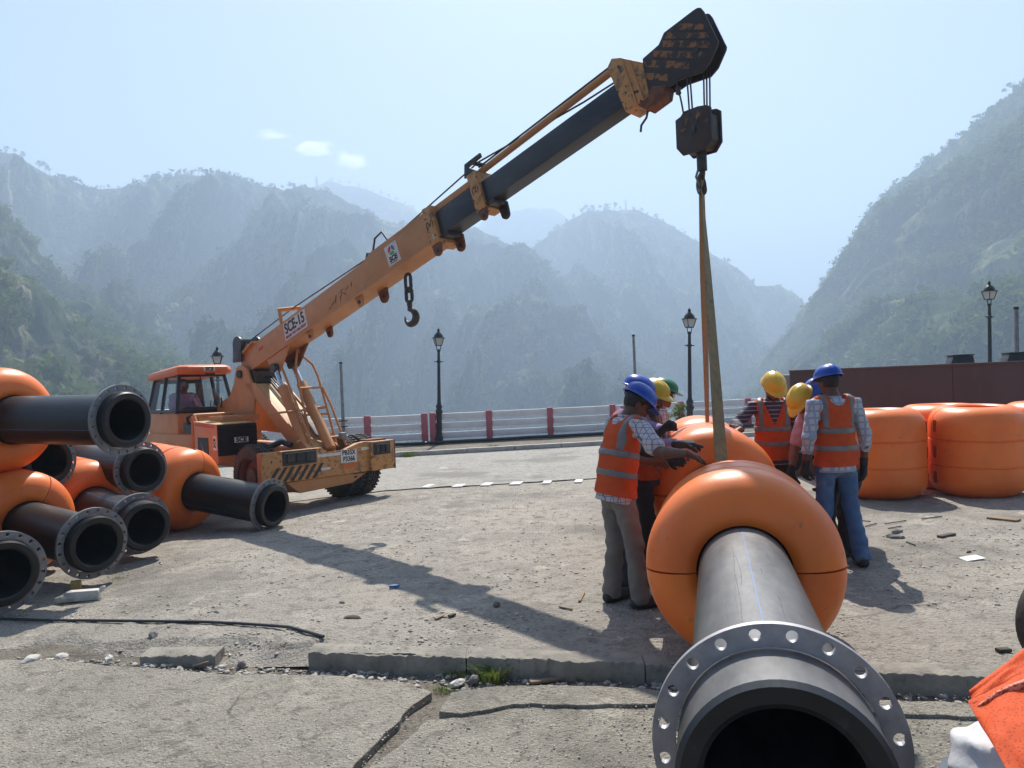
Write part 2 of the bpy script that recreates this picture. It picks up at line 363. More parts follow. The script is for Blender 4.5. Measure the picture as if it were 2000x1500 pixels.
# ---- trees standing on the skylines
TRUNK = mat('bark', (0.07, 0.05, 0.035), rough=0.9)
def skyline_tree(x, y, d, hpx, wide, seed, label, group, lean=0.0):
    """(x, y): foot on the skyline; hpx: height in photo pixels"""
    h = hpx * d / FOC; p = at(x, y + 3, d); rng = np.random.default_rng(seed)
    t = empty('ridge_tree', p); tag(t, label, 'tree', group)
    mb = MB(); mb.tube([(0, 0, -h * 0.15), (lean * h * 0.3, 0, h * 0.4), (lean * h, 0, h * 0.85)], [h * 0.03, h * 0.024, h * 0.01], 6)
    for k in range(4):
        a = rng.random() * 6.28; z0 = h * (0.45 + 0.1 * k)
        mb.tube([(lean * z0, 0, z0), (lean * z0 + math.cos(a) * h * wide * 0.7, math.sin(a) * h * wide * 0.7, z0 + h * 0.16)], [h * 0.012, h * 0.005], 5)
    mb.build('trunk', TRUNK, t)
    C = []; R = []
    for k in range(11):
        a = rng.random() * 6.28; q = rng.random() ** 0.6; z = 0.52 + 0.42 * rng.random()
        rad = wide * (1.15 - 0.75 * abs(z - 0.66) / 0.34)
        C.append((lean * h * z + math.cos(a) * q * rad * h, math.sin(a) * q * rad * h, z * h)); R.append(h * (0.09 + 0.07 * rng.random()))
    V, F = leaf_cloud(C, R, 40, 0.22, 0.7, rng)
    link('crown', np_mesh('crown', V, F), LEAF_FAR, t)
rt = random.Random(5)
TENS = ['', '', 'twenty', 'thirty']; ORD = 'first second third fourth fifth sixth seventh eighth ninth tenth eleventh twelfth thirteenth fourteenth fifteenth sixteenth seventeenth eighteenth nineteenth'.split()
def nth(i): return ORD[i] if i < 19 else ['twentieth', 'thirtieth'][(i + 1) // 10 - 2] if (i + 1) % 10 == 0 else TENS[(i + 1) // 10] + '-' + ORD[(i + 1) % 10 - 1]
GL = 'trees along the left mountain skyline'
for i, (x, h) in enumerate([(12, 16), (28, 13), (45, 18), (76, 20), (88, 24), (97, 18), (120, 11), (148, 17), (158, 14), (212, 12), (232, 9), (268, 9), (287, 20), (297, 18), (310, 21), (322, 15), (347, 13), (360, 18), (376, 14), (388, 20), (396, 15), (418, 9), (432, 11), (447, 14), (458, 11), (478, 13), (492, 16), (512, 12), (533, 13), (552, 11), (566, 18), (574, 15), (596, 10)]):
    skyline_tree(x, float(interp(S_M2, x)), float(interp([(-420, 900), (0, 1000), (640, 1150)], x)), h, rt.uniform(0.24, 0.42), 100 + i, 'small hazy tree on the left mountain skyline, %s from the left' % nth(i), GL, rt.uniform(-0.1, 0.1))
GC = 'trees along the middle mountain skyline'
for i, (x, h) in enumerate([(1092, 10), (1106, 14), (1120, 15), (1136, 17), (1147, 20), (1158, 17), (1172, 14), (1186, 15), (1200, 18), (1212, 11), (1236, 12), (1252, 13), (1266, 11), (1282, 13), (1296, 10), (1318, 9), (1345, 8)]):
    skyline_tree(x, float(interp(S_M5, x)), 1500, h, rt.uniform(0.26, 0.42), 200 + i, 'small hazy tree on the middle mountain skyline, %s from the left' % nth(i), GC, rt.uniform(-0.1, 0.1))
GB = 'trees along the far left peak skyline'
for i, x in enumerate([648, 664, 682, 700, 716, 728, 744, 760, 774, 790, 800, 808]):
    skyline_tree(x, float(interp(S_M3, x)), 1850, rt.uniform(9, 14), rt.uniform(0.3, 0.42), 300 + i, 'faint tree on the skyline of the far left peak, %s from the left' % nth(i), GB)
GR = 'trees along the right slope skyline'
for i, x in enumerate([1478, 1502, 1522, 1548, 1566, 1584, 1606, 1622, 1640, 1662, 1676, 1700, 1722, 1748, 1766, 1792, 1812, 1840, 1866, 1884, 1910, 1936, 1962]):
    skyline_tree(x, float(interp(S_M6, x)) + 4, float(interp([(1360, 1150), (1700, 900), (2000, 720)], x)), rt.uniform(9, 19), rt.uniform(0.28, 0.45), 400 + i, 'dark shrubby tree on the right slope skyline, %s from the bottom' % nth(i), GR)
skyline_tree(1979, 190, 735, 34, 0.42, 555, 'lone round-topped tree high on the right slope against the sky', None)

# ---- lattice pylons on the ridges
def pylon(x, y, d, hpx, label):
    h = hpx * d / FOC; t = empty('transmission_tower', at(x, y + 4, d)); tag(t, label, 'pylon')
    w = h * 0.11; mb = MB(); r = h * 0.010
    for sx in (-1, 1):
        for sy in (-1, 1):
            mb.tube([(sx * w, sy * w, -h * 0.1), (sx * w * 0.3, sy * w * 0.3, h * 0.6), (0, 0, h)], r, 4)
    for k in range(7):
        z0 = h * 0.1 * k; z1 = z0 + h * 0.1; f0 = 1 - 0.7 * z0 / (h * 0.6) if z0 < h * 0.6 else 0.25; f1 = 1 - 0.7 * z1 / (h * 0.6) if z1 < h * 0.6 else 0.2
        for sy in (-1, 1):
            mb.tube([(-w * f0, sy * w * f0, z0), (w * f1, sy * w * f1, z1)], r * 0.7, 4); mb.tube([(w * f0, sy * w * f0, z0), (-w * f1, sy * w * f1, z1)], r * 0.7, 4)
    mb.build('lattice_mast', POLEGREY, t)
    for z in (0.62, 0.75, 0.88):
        a = MB(); a.tube([(-h * 0.17, 0, h * z), (h * 0.17, 0, h * z)], r, 4); a.tube([(-h * 0.17, 0, h * z), (0, 0, h * (z + 0.06)), (h * 0.17, 0, h * z)], r * 0.7, 4)
        a.build('cross_arm', POLEGREY, t)
pylon(619, 366, 1250, 26, 'faint lattice pylon on the ridge at left, below the small clouds')
pylon(1223, 410, 1520, 25, 'faint lattice pylon on the middle mountain top')

# ================================================================== GROUND, ROAD, KERBS
def ground_mat(name, c1, c2, c3, stone, stone_lo, s=1.0, bump=0.012):
    m = bpy.data.materials.new(name); m.use_nodes = True; nt = m.node_tree; N = nt.nodes; Lk = nt.links
    b = N['Principled BSDF']; b.inputs['Roughness'].default_value = 0.92; b.inputs['Specular IOR Level'].default_value = 0.25
    g = N.new('ShaderNodeNewGeometry')
    def nz(scale, detail=8, rough=0.65):
        n = N.new('ShaderNodeTexNoise'); n.inputs['Scale'].default_value = scale * s; n.inputs['Detail'].default_value = detail; n.inputs['Roughness'].default_value = rough
        Lk.new(g.outputs['Position'], n.inputs['Vector']); return n.outputs['Fac']
    def rng(v, lo, hi):
        r = N.new('ShaderNodeMapRange'); r.inputs['From Min'].default_value = lo; r.inputs['From Max'].default_value = hi; Lk.new(v, r.inputs['Value']); return r.outputs[0]
    def mix(f, a, bb):
        x = N.new('ShaderNodeMix'); x.data_type = 'RGBA'; Lk.new(f, x.inputs['Factor'])
        for k, v in (('A', a), ('B', bb)):
            if isinstance(v, tuple): x.inputs[k].default_value = (*v, 1)
            else: Lk.new(v, x.inputs[k])
        return x.outputs['Result']
    c = mix(rng(nz(0.55, 7), 0.38, 0.62), c1, c2)
    c = mix(rng(nz(2.3, 9, 0.7), 0.52, 0.72), c, c3)
    vo = N.new('ShaderNodeTexVoronoi'); vo.inputs['Scale'].default_value = 48 * s; Lk.new(g.outputs['Position'], vo.inputs['Vector'])
    sp = mix(rng(vo.outputs['Distance'], 0.12, 0.32), stone, c)
    wh = N.new('ShaderNodeSeparateColor'); Lk.new(vo.outputs['Color'], wh.inputs[0])
    c = mix(rng(wh.outputs[0], stone_lo, stone_lo + 0.1), c, sp)
    c = mix(rng(nz(7, 7, 0.75), 0.52, 0.62), c, tuple(v * 0.56 for v in c1))
    c = mix(rng(nz(1.1, 8, 0.7), 0.60, 0.66), c, tuple(min(0.7, v * 1.3) for v in c1))
    c = mix(rng(nz(0.33, 7, 0.65), 0.53, 0.62), c, tuple(v * 0.70 for v in c2))
    c = mix(rng(nz(0.8, 9, 0.7), 0.63, 0.67), c, tuple(v * 0.55 for v in c2))
    wv = N.new('ShaderNodeTexNoise'); wv.inputs['Scale'].default_value = 2.0; wv.inputs['Detail'].default_value = 6; Lk.new(g.outputs['Position'], wv.inputs['Vector'])
    vm = N.new('ShaderNodeVectorMath'); vm.operation = 'MULTIPLY_ADD'; vm.inputs[1].default_value = (0.55, 0.55, 0.0); Lk.new(wv.outputs['Color'], vm.inputs[0]); Lk.new(g.outputs['Position'], vm.inputs[2])
    fl_ = N.new('ShaderNodeVectorMath'); fl_.operation = 'MULTIPLY'; fl_.inputs[1].default_value = (1, 1, 0); Lk.new(vm.outputs[0], fl_.inputs[0])
    ve = N.new('ShaderNodeTexVoronoi'); ve.feature = 'DISTANCE_TO_EDGE'; ve.inputs['Scale'].default_value = 0.45; Lk.new(fl_.outputs[0], ve.inputs['Vector'])
    cm = N.new('ShaderNodeMath'); cm.operation = 'MULTIPLY'; Lk.new(rng(ve.outputs['Distance'], 0.007, 0.002), cm.inputs[0]); Lk.new(rng(nz(0.45, 4, 0.6), 0.53, 0.62), cm.inputs[1])
    c = mix(cm.outputs[0], c, tuple(v * 0.5 for v in c2))
    dk = mix(rng(nz(30, 5, 0.75), 0.56, 0.64), c, tuple(v * 0.36 for v in c1))
    Lk.new(dk, b.inputs['Base Color'])
    ad = N.new('ShaderNodeMath'); ad.operation = 'ADD'; Lk.new(nz(30, 6, 0.75), ad.inputs[0])
    ml = N.new('ShaderNodeMath'); ml.operation = 'MULTIPLY'; ml.inputs[1].default_value = -0.35; Lk.new(vo.outputs['Distance'], ml.inputs[0]); Lk.new(ml.outputs[0], ad.inputs[1])
    bp = N.new('ShaderNodeBump'); bp.inputs['Strength'].default_value = 0.9; bp.inputs['Distance'].default_value = bump
    Lk.new(ad.outputs[0], bp.inputs['Height']); Lk.new(bp.outputs[0], b.inputs['Normal'])
    return m
YARD = ground_mat('yard_worn_concrete', (0.44, 0.40, 0.34), (0.33, 0.305, 0.265), (0.53, 0.485, 0.415), (0.6, 0.56, 0.49), 0.72, bump=0.035)
SLAB = ground_mat('broken_slab_concrete', (0.41, 0.375, 0.31), (0.32, 0.295, 0.25), (0.47, 0.435, 0.365), (0.66, 0.62, 0.55), 0.5, 1.25, 0.035)
SOIL = ground_mat('gutter_dirt', (0.24, 0.21, 0.17), (0.18, 0.16, 0.13), (0.30, 0.27, 0.22), (0.4, 0.38, 0.34), 0.6, 1.3, 0.03)
ASPHALT = ground_mat('pale_asphalt', (0.35, 0.335, 0.30), (0.31, 0.298, 0.27), (0.40, 0.38, 0.34), (0.44, 0.42, 0.39), 0.75, 1.4, 0.008)
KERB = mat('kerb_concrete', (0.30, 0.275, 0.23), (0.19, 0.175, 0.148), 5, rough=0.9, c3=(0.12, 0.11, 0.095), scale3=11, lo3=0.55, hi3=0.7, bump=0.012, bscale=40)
KERBW = mat('kerb_faded_white', (0.46, 0.45, 0.42), (0.33, 0.32, 0.30), 3, rough=0.85, c3=(0.2, 0.19, 0.17), scale3=8, lo3=0.6, hi3=0.75, bump=0.006)

def curb_y(X): return 4.97 - 0.215 * (X + 1.06)
def road_edge(X): return 13.1 + 0.10 * X + 0.25 * nz3(X * 0.6, 3.1, 0) + 0.10 * nz3(X * 3, 7.1, 0)
def kerb_line(X): return 19.35 + 0.2 * (X + 0.6)
def fence_line(X): return 22.0 + 0.2 * (X + 0.6)
def sheet(name, xs, yfun, ny, zfun, material, power=1.6):
    V = []; 
    for X in xs:
        y0, y1 = yfun(X)
        for j in range(ny):
            Y = y0 + (y1 - y0) * (j / (ny - 1)) ** power
            V.append((X, Y, zfun(X, Y)))
    G = np.arange(len(V)).reshape(len(xs), ny)
    F = np.stack([G[:-1, :-1], G[1:, :-1], G[1:, 1:], G[:-1, 1:]], -1).reshape(-1, 4)
    o = link(name, np_mesh(name, V, F, True), material); tag(o, kind='structure'); return o
xs = np.concatenate([np.linspace(-26, -6, 40)[:-1], np.linspace(-6, 5, 330)[:-1], np.linspace(5, 26, 50)])
def yard_z(X, Y):
    z = gz(X, Y) + 0.010 * fbm(X * 0.8, Y * 0.8, 1.0, 3)
    if Y < 11: z += 0.012 * max(0, fbm(X * 5, Y * 5, 2.0, 3)) + 0.006 * nz3(X * 13, Y * 13, 6.0) 
    e = Y - curb_y(X)
    if X < -1.35 and e < 0.5:      # broken edge where the kerb is missing
        z -= 0.10 * max(0, 1 - e / (0.10 + 0.35 * (0.5 + nz3(X * 2.2, 5.0, 0)))) ** 0.7 if e < 0.10 + 0.35 * (0.5 + nz3(X * 2.2, 5.0, 0)) else 0
    return z
yard = sheet('yard', xs, lambda X: (curb_y(X), road_edge(X) + 0.6), 170, yard_z, YARD)
xr = np.concatenate([np.linspace(-40, -8, 40)[:-1], np.linspace(-8, 8, 200)[:-1], np.linspace(8, 40, 40)])
road = sheet('road', xr, lambda X: (road_edge(X), kerb_line(X)), 30, lambda X, Y: gz(X, Y) * max(0, 1 - (Y - 13) / 5) + 0.018, ASPHALT, 1.3)
pave = sheet('footpath', xr, lambda X: (kerb_line(X) + 0.15, fence_line(X) + 0.7), 12, lambda X, Y: 0.10 + 0.01 * nz3(X, Y, 0), SOIL, 1.0)
sheet('bank', xr, lambda X: (fence_line(X) + 0.69, fence_line(X) + 60), 20, lambda X, Y: 0.09 - 0.95 * (Y - fence_line(X) - 0.69) + 0.8 * nz3(X * 0.3, Y * 0.3, 0) * min(1, (Y - fence_line(X) - 0.69)), FOREST_NEAR, 1.5)
gut = sheet('gutter', np.linspace(-10, 10, 200), lambda X: (-6.0, curb_y(X) + 0.6), 60, lambda X, Y: -0.118 + 0.014 * fbm(X * 3, Y * 3, 4.0, 3), SOIL, 0.6)

# broken slabs in front of the step
def ragged(pix, z, jit, seg=0.06):
    P = []
    for x, y in pix:
        r = ray(x, y); t = (z - CAM_H) / r.z; P.append(Vector((r.x * t, t)))
    out = []
    for i, p in enumerate(P):
        q = P[(i + 1) % len(P)]; n = max(1, int((q - p).length / seg))
        for k in range(n):
            c = p.lerp(q, k / n); out.append((c.x + jit * nz3(c.x * 9, c.y * 9, 0.5) + 0.5 * jit * nz3(c.x * 30, c.y * 30, 0.9), c.y + jit * nz3(c.x * 9, c.y * 9, 7.5) + 0.5 * jit * nz3(c.x * 30, c.y * 30, 3.3)))
    return out
front_slabs = empty('slab_pavement', (0, 0, 0)); tag(front_slabs, kind='structure')
for pix, z in [
    ([(-260, 1292), (90, 1288), (240, 1300), (420, 1315), (640, 1318), (790, 1333), (842, 1352), (806, 1375), (765, 1420), (697, 1488), (600, 1620), (380, 1900), (-700, 1900)], -0.072),
    ([(884, 1352), (950, 1341), (1100, 1337), (1290, 1347), (1400, 1350), (1900, 1374), (2160, 1380), (2160, 1402), (1800, 1395), (1290, 1372), (1150, 1377), (1000, 1374), (900, 1394), (858, 1388)], -0.062),
    ([(838, 1404), (900, 1399), (1010, 1380), (1150, 1383), (1290, 1378), (1800, 1401), (2160, 1408), (2900, 1900), (420, 1900), (640, 1620), (722, 1500), (796, 1440)], -0.082)]:
    poly = ragged(pix, z, 0.022); mb = MB(); mb.prism(poly, z - 0.1, z, lambda p, q, w: Vector((p, q, w)))
    mb.build('slab', SLAB, front_slabs, smooth=False, bev=0.006)

# kerb stones along the step
kb = empty('step_kerb', (0, 0, 0)); tag(kb, kind='structure')
def kerb_block(xa, xb, dz=0.0, twist=0.0, off=0.0, h=0.15):
    n = max(3, int((xb - xa) / 0.018)); V = []; prof = [(-0.004, -0.17), (-0.002, -0.012), (0.002, -0.003), (0.008, 0.0), (0.16, 0.006), (0.17, -0.17)]
    for i in range(n + 1):
        X = xa + (xb - xa) * i / n
        for q, z in prof:
            j = 0.004 * nz3(X * 5, q * 20, xa) + 0.007 * min(0.25, nz3(X * 31, q * 30, xa + 3)) + 0.006 * nz3(X * 90, q * 60, xa)
            edge = 1.6 if z > -0.05 and q < 0.03 else 0.5
            V.append((X, curb_y(X) + off + q - 0.02 + j * edge + twist * (X - xa), gz(X, 5) + z + dz + 0.004 + j * edge * 0.8))
    m = len(prof); F = []
    for i in range(n):
        for j in range(m):
            F.append((i * m + j, i * m + (j + 1) % m, (i + 1) * m + (j + 1) % m, (i + 1) * m + j))
    F.append(tuple(range(m))); F.append(tuple(range(n * m + m - 1, n * m - 1, -1)))
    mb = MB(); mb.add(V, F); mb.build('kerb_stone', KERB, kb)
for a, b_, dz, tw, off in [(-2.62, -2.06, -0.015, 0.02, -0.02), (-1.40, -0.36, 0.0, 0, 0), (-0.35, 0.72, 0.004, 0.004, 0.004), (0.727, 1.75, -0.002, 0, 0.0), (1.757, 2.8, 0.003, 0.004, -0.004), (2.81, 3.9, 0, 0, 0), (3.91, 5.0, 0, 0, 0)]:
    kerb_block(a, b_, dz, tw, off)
# roadside kerb
rk = empty('road_kerb', (0, 0, 0)); tag(rk, kind='structure')
X = -24.0
while X < 24:
    w = 1.2; Ya = kerb_line(X); Yb = kerb_line(X + w)
    mb = MB(); mb.prism([(X + 0.008, Ya), (X + w - 0.008, Yb), (X + w - 0.008, Yb + 0.16), (X + 0.008, Ya + 0.16)], -0.05, 0.135 + 0.012 * nz3(X, 0, 0), lambda p, q, z: Vector((p, q, z)))
    mb.build('kerb_stone', KERBW, rk, bev=0.015); X += w

# pale rectangles painted near the road edge
PAINT = mat('worn_marking', (0.72, 0.71, 0.68), (0.5, 0.48, 0.44), 8, rough=0.7, lo=0.5, hi=0.7)
for x, y, w, a in [(836, 951, 0.14, 0.2), (896, 950, 0.18, 0.12), (951, 948, 0.17, 0.15), (1008, 946, 0.20, 0.12), (1068, 944, 0.15, 0.1), (1130, 942, 0.14, 0.1)]:
    p = gnd(x, y); mb = MB(); z = yard_z(p.x, p.y)
    mb.prism([(-w * .5, -0.16), (w * .42, -0.15), (w * .55, 0.15), (-w * .35, 0.17)], -0.03, 0.026, lambda q, r, s: Vector((p.x + q + r * a, p.y + r, z + s)))
    mb.build('painted_marking', PAINT, yard)

# loose gravel, too fine to count
def pebbles(name, n, place, s0, s1, material, seed, label):
    rng = np.random.default_rng(seed); ph = (1 + 5 ** .5) / 2
    B = np.array([(-1, ph, 0), (1, ph, 0), (-1, -ph, 0), (1, -ph, 0), (0, -1, ph), (0, 1, ph), (0, -1, -ph), (0, 1, -ph), (ph, 0, -1), (ph, 0, 1), (-ph, 0, -1), (-ph, 0, 1)], float) / 1.9
    Fi = np.array([(0, 11, 5), (0, 5, 1), (0, 1, 7), (0, 7, 10), (0, 10, 11), (1, 5, 9), (5, 11, 4), (11, 10, 2), (10, 7, 6), (7, 1, 8), (3, 9, 4), (3, 4, 2), (3, 2, 6), (3, 6, 8), (3, 8, 9), (4, 9, 5), (2, 4, 11), (6, 2, 10), (8, 6, 7), (9, 8, 1)])
    V = []; F = []; k = 0
    while k < n:
        X, Y, Z = place(rng)
        s = s0 + (s1 - s0) * rng.random() ** 3.5
        A = rng.random() * 6.28; c, sn = math.cos(A), math.sin(A)
        b = B * (1 + 0.3 * rng.normal(size=B.shape)) * np.array((1.3, 0.9, 0.55)) * s
        b = np.stack([b[:, 0] * c - b[:, 1] * sn, b[:, 0] * sn + b[:, 1] * c, b[:, 2]], 1) + np.array((X, Y, Z + s * 0.2))
        V.append(b); F.append(Fi + 12 * k); k += 1
    o = link(name, np_mesh(name, np.concatenate(V), np.concatenate(F)), material); tag(o, label, 'gravel', None, 'stuff')
GRAVEL = mat('gravel_stone', (0.44, 0.41, 0.36), (0.26, 0.24, 0.21), 9.0, rough=0.9, c3=(0.62, 0.59, 0.54), scale3=15, lo3=0.56, hi3=0.64)
def p_yard(r):
    while True:
        Y = 4.9 + 8 * r.random() ** 1.7; X = -0.62 * Y - 0.5 + (1.3 * Y + 1) * r.random()
        if Y > curb_y(X) + 0.08 and nz3(X * 1.3, Y * 1.3, 8.8) + 0.35 * r.random() > 0.22: return X, Y, yard_z(X, Y)
def p_slab(r):
    Y = 2.2 + 2.2 * r.random(); X = -0.7 * Y + 1.4 * Y * r.random(); return X, Y, -0.072 if nz3(X * 2, Y * 2, 4.4) > 0 else -0.078
def p_gut(r):
    X = -3.6 + 7 * r.random(); return X, curb_y(X) - 0.02 - 0.24 * r.random() ** 1.4, -0.115
pebbles('gravel', 6000, p_yard, 0.003, 0.015, GRAVEL, 31, 'loose gravel strewn over the yard')
pebbles('gravel', 9000, p_slab, 0.002, 0.007, GRAVEL, 32, 'fine gravel on the broken slabs in front')
pebbles('gravel', 1500, p_gut, 0.005, 0.028, GRAVEL, 33, 'rubble and grit lying along the foot of the step')

# ================================================================== RAILING, LAMPS, POLES
rail = empty('roadside_railing', (0, fence_line(0), 0)); tag(rail, 'white three-rail barrier with pink posts along the far side of the road', 'railing')
def fl(X, z): return Vector((X, fence_line(X) - fence_line(0), z))
post_x = []
for x, y in [(719, 862), (831, 868), (847, 868), (957, 866), (1076, 859), (1198, 852), (1331, 846), (1462, 840)]:
    r = ray(x, y)     # column meets the fence line
    t = (22.0 + 0.2 * 0.6) / (1 - 0.2 * r.x); post_x.append(r.x * t)
lefts = [post_x[0] - 1.72 * k for k in range(1, 7)]; rights = [post_x[-1] + 1.8 * k for k in range(1, 5)]
allp = sorted(lefts + post_x + rights)
for i, X in enumerate(allp):
    mb = MB(); w = 0.085
    mb.box(fl(X, 0.52), (0.17, 0.17, 0.92)); o = mb.build('post', PINKP, rail, bev=0.012)
    if i % 3 == 1:
        [MB().box(fl(X, zc), (0.20, 0.20, 0.03)).build('collar', PINKP, o, bev=0.006) for zc in (0.62, 0.36)]
for i in range(len(allp) - 1):
    a, b_ = allp[i], allp[i + 1]
    if b_ - a < 0.5: continue
    for z in (0.86, 0.60, 0.33):
        mb = MB(); sag = 0.01 * nz3(a, z, 0)
        p, q = fl(a + 0.088, z + sag), fl(b_ - 0.088, z + 0.01 * nz3(b_, z, 3)); d = q - p
        M = Matrix.Rotation(math.atan2(d.y, d.x), 3, 'Z') @ Matrix.Rotation(-math.asin(d.z / d.length), 3, 'Y')
        mb.box((p + q) / 2, (d.length, 0.09, 0.18), M); mb.build('rail', RAILW, rail, bev=0.012)
mb = MB(); mb.tube([(x_, fence_line(x_) - 0.45, 0.17 + 0.01 * nz3(x_, 0, 0)) for x_ in np.linspace(-20, 18, 60)], 0.045, 8)
tag(mb.build('service_pipe', BLACKP), 'thin dark pipe lying along the foot of the railing', 'pipe')

def street_lamp(base, h, lean, label):
    t = empty('street_lamp', base); t.rotation_euler = (0, -lean, 0.3); tag(t, label, 'street lamp', 'black street lamps')
    s = 1.0; ext = h - 3.25; S = lambda pr: [(z if z < 1.3 else z + ext, r) for z, r in pr]
    mb = MB(); mb.lathe(S([(0, 0.0), (0, 0.15), (0.06, 0.15), (0.09, 0.12), (0.22, 0.11), (0.25, 0.085), (0.85, 0.075), (0.9, 0.10), (0.95, 0.105), (1.0, 0.075), (1.08, 0.095), (1.13, 0.065), (1.2, 0.052), (2.3, 0.042), (2.32, 0.06), (2.36, 0.06), (2.38, 0.042), (2.62, 0.036), (2.64, 0.05), (2.68, 0.05), (2.7, 0.0)]), 14, 'z'); mb.build('post', LAMPBLK, t)
    mb = MB(); mb.tube([(-0.13, 0, 2.34 + ext), (0.13, 0, 2.34 + ext)], 0.014 * s, 6); mb.build('ladder_bar', LAMPBLK, t)
    ln = empty('lantern', (0, 0, ext)); ln.parent = t
    g = MB(); g.prism([(-0.085, -0.085), (0.085, -0.085), (0.085, 0.085), (-0.085, 0.085)], 0, 1, lambda p, q, w: Vector((p * s * 0.8 * (1 + w * 0.75), q * s * 0.8 * (1 + w * 0.75), (2.80 + 0.20 * w) * s))); g.build('glass', LAMPGLASS, ln)
    f = MB()
    for sx in (-1, 1):
        for sy in (-1, 1): f.tube([(sx * 0.072 * s, sy * 0.072 * s, 2.79 * s), (sx * 0.125 * s, sy * 0.125 * s, 3.01 * s)], 0.011 * s, 5)
        f.tube([(sx * 0.05 * s, 0, 2.68 * s), (sx * 0.07 * s, 0, 2.80 * s)], 0.012 * s, 5)
    f.box((0, 0, 2.795 * s), (0.16 * s, 0.16 * s, 0.016 * s)); f.build('frame', LAMPBLK, ln)
    S = lambda pr: pr
    c = MB(); c.lathe(S([(3.0, 0.19), (3.015, 0.19), (3.02, 0.14), (3.07, 0.13), (3.12, 0.10), (3.17, 0.05), (3.19, 0.03), (3.21, 0.045), (3.24, 0.035), (3.29, 0.0)]), 12, 'z'); c.lathe(S([(3.0, 0.0), (3.0, 0.19)]), 12, 'z'); c.build('cap', LAMPBLK, ln)
def base_at(x, y, d, z=0.0): p = at(x, y, d); p.z = z; return p
street_lamp(base_at(858, 866, 21.6, 0.08), 3.24, math.radians(-1.9), 'black street lamp beside the paired pink posts, left of the workers')
street_lamp(base_at(1348, 872, 19.3, 0.0), 3.4, math.radians(-2.2), 'black street lamp behind the hanging slings')
street_lamp(base_at(1933, 790, 20.0, 0.0), 3.86, math.radians(-2.2), 'black street lamp rising behind the brown steel wall')
street_lamp(base_at(428, 880, 21.5, 0.0), 3.05, math.radians(-1.0), 'black street lamp with only its lantern showing above the crane cab')
def grey_pole(base, h, lean, label, clamp):
    t = empty('grey_pole', base); t.rotation_euler = (0, -lean, 0); tag(t, label, 'pole', 'thin grey poles')
    mb = MB(); mb.tube([(0, 0, 0), (0, 0, h)], [0.05, 0.038], 10); mb.build('shaft', POLEGREY, t)
    mb = MB(); mb.lathe([(h - 0.02, 0.046), (h + 0.03, 0.046), (h + 0.04, 0.0)], 10, 'z'); mb.build('cap', LAMPBLK, t)
    if clamp:
        for z in (0.62, 0.78):
            mb = MB(); mb.box((0, 0, z), (0.24, 0.1, 0.035)); mb.build('clamp', LAMPBLK, t, bev=0.006)
grey_pole(base_at(672, 870, 21.0, 0.1), 2.36, 0.0, 'thin grey pole with two dark clamps behind the crane bumper', True)
grey_pole(base_at(1246, 860, 22.0, 0.1), 2.84, math.radians(0.2), 'thin grey pole rising above the two blue helmets', False)
grey_pole(base_at(1984, 760, 15.0, 0.0), 2.78, math.radians(-1.5), 'thin grey pole at the right edge, beyond the brown wall', False)

# ================================================================== BROWN STEEL PONTOON WALL AND HATCHES
A = Vector((4.55, 12.6)); Bv = Vector((13.5, 10.8)); dv = (Bv - A).normalized(); nv = Vector((-dv.y, dv.x))
wl = empty('steel_pontoon', (A.x, A.y, 0), math.atan2(dv.y, dv.x)); tag(wl, 'long brown steel pontoon side forming a wall behind the orange floats', 'pontoon')
X = 0.0; k = 0
for w in (0.34, 2.1, 2.2, 2.1, 2.3):
    mb = MB(); mb.box((X + w / 2, 0.02, 0.85), (w - 0.006, 0.04, 1.72)); mb.build('side_plate', BROWNWALL, wl, bev=0.004); X += w
mb = MB(); mb.box((X / 2, 1.2, 0.83), (X, 2.3, 1.68)); mb.build('hull', BROWNWALL, wl, bev=0.02)
mb = MB(); mb.box((X / 2, 0.03, 1.725), (X, 0.09, 0.035)); mb.build('gunwale', BROWNWALL, wl, bev=0.006)
def on_wall(x, y, back):
    r = ray(x, y); n3 = Vector((nv.x, nv.y, 0)); P0 = Vector((A.x, A.y, 0)) + n3 * back
    t = (P0 - Vector((0, 0, CAM_H))).dot(n3) / r.dot(n3); return Vector((0, 0, CAM_H)) + r * t
for x, lab in ((1873, 'dark sloping metal hatch on the pontoon deck, left of the lamp post'), (1982, 'dark sloping metal hatch on the pontoon deck at the right edge')):
    p = on_wall(x, 706, 0.9); t = empty('deck_hatch', (p.x, p.y, 1.67), math.atan2(dv.y, dv.x)); tag(t, lab, 'hatch', 'hatches on the pontoon deck')
    mb = MB(); mb.prism([(-0.2, 0), (0.2, 0), (0.17, 0.2), (-0.13, 0.2)], -0.15, 0.15, lambda a, z, w: Vector((a, w, z))); mb.build('hatch_body', DARKBOX, t, bev=0.01)
    mb = MB(); mb.box((0.02, 0, 0.212), (0.33, 0.33, 0.02)); mb.build('lid', DARKBOX, t, bev=0.005)

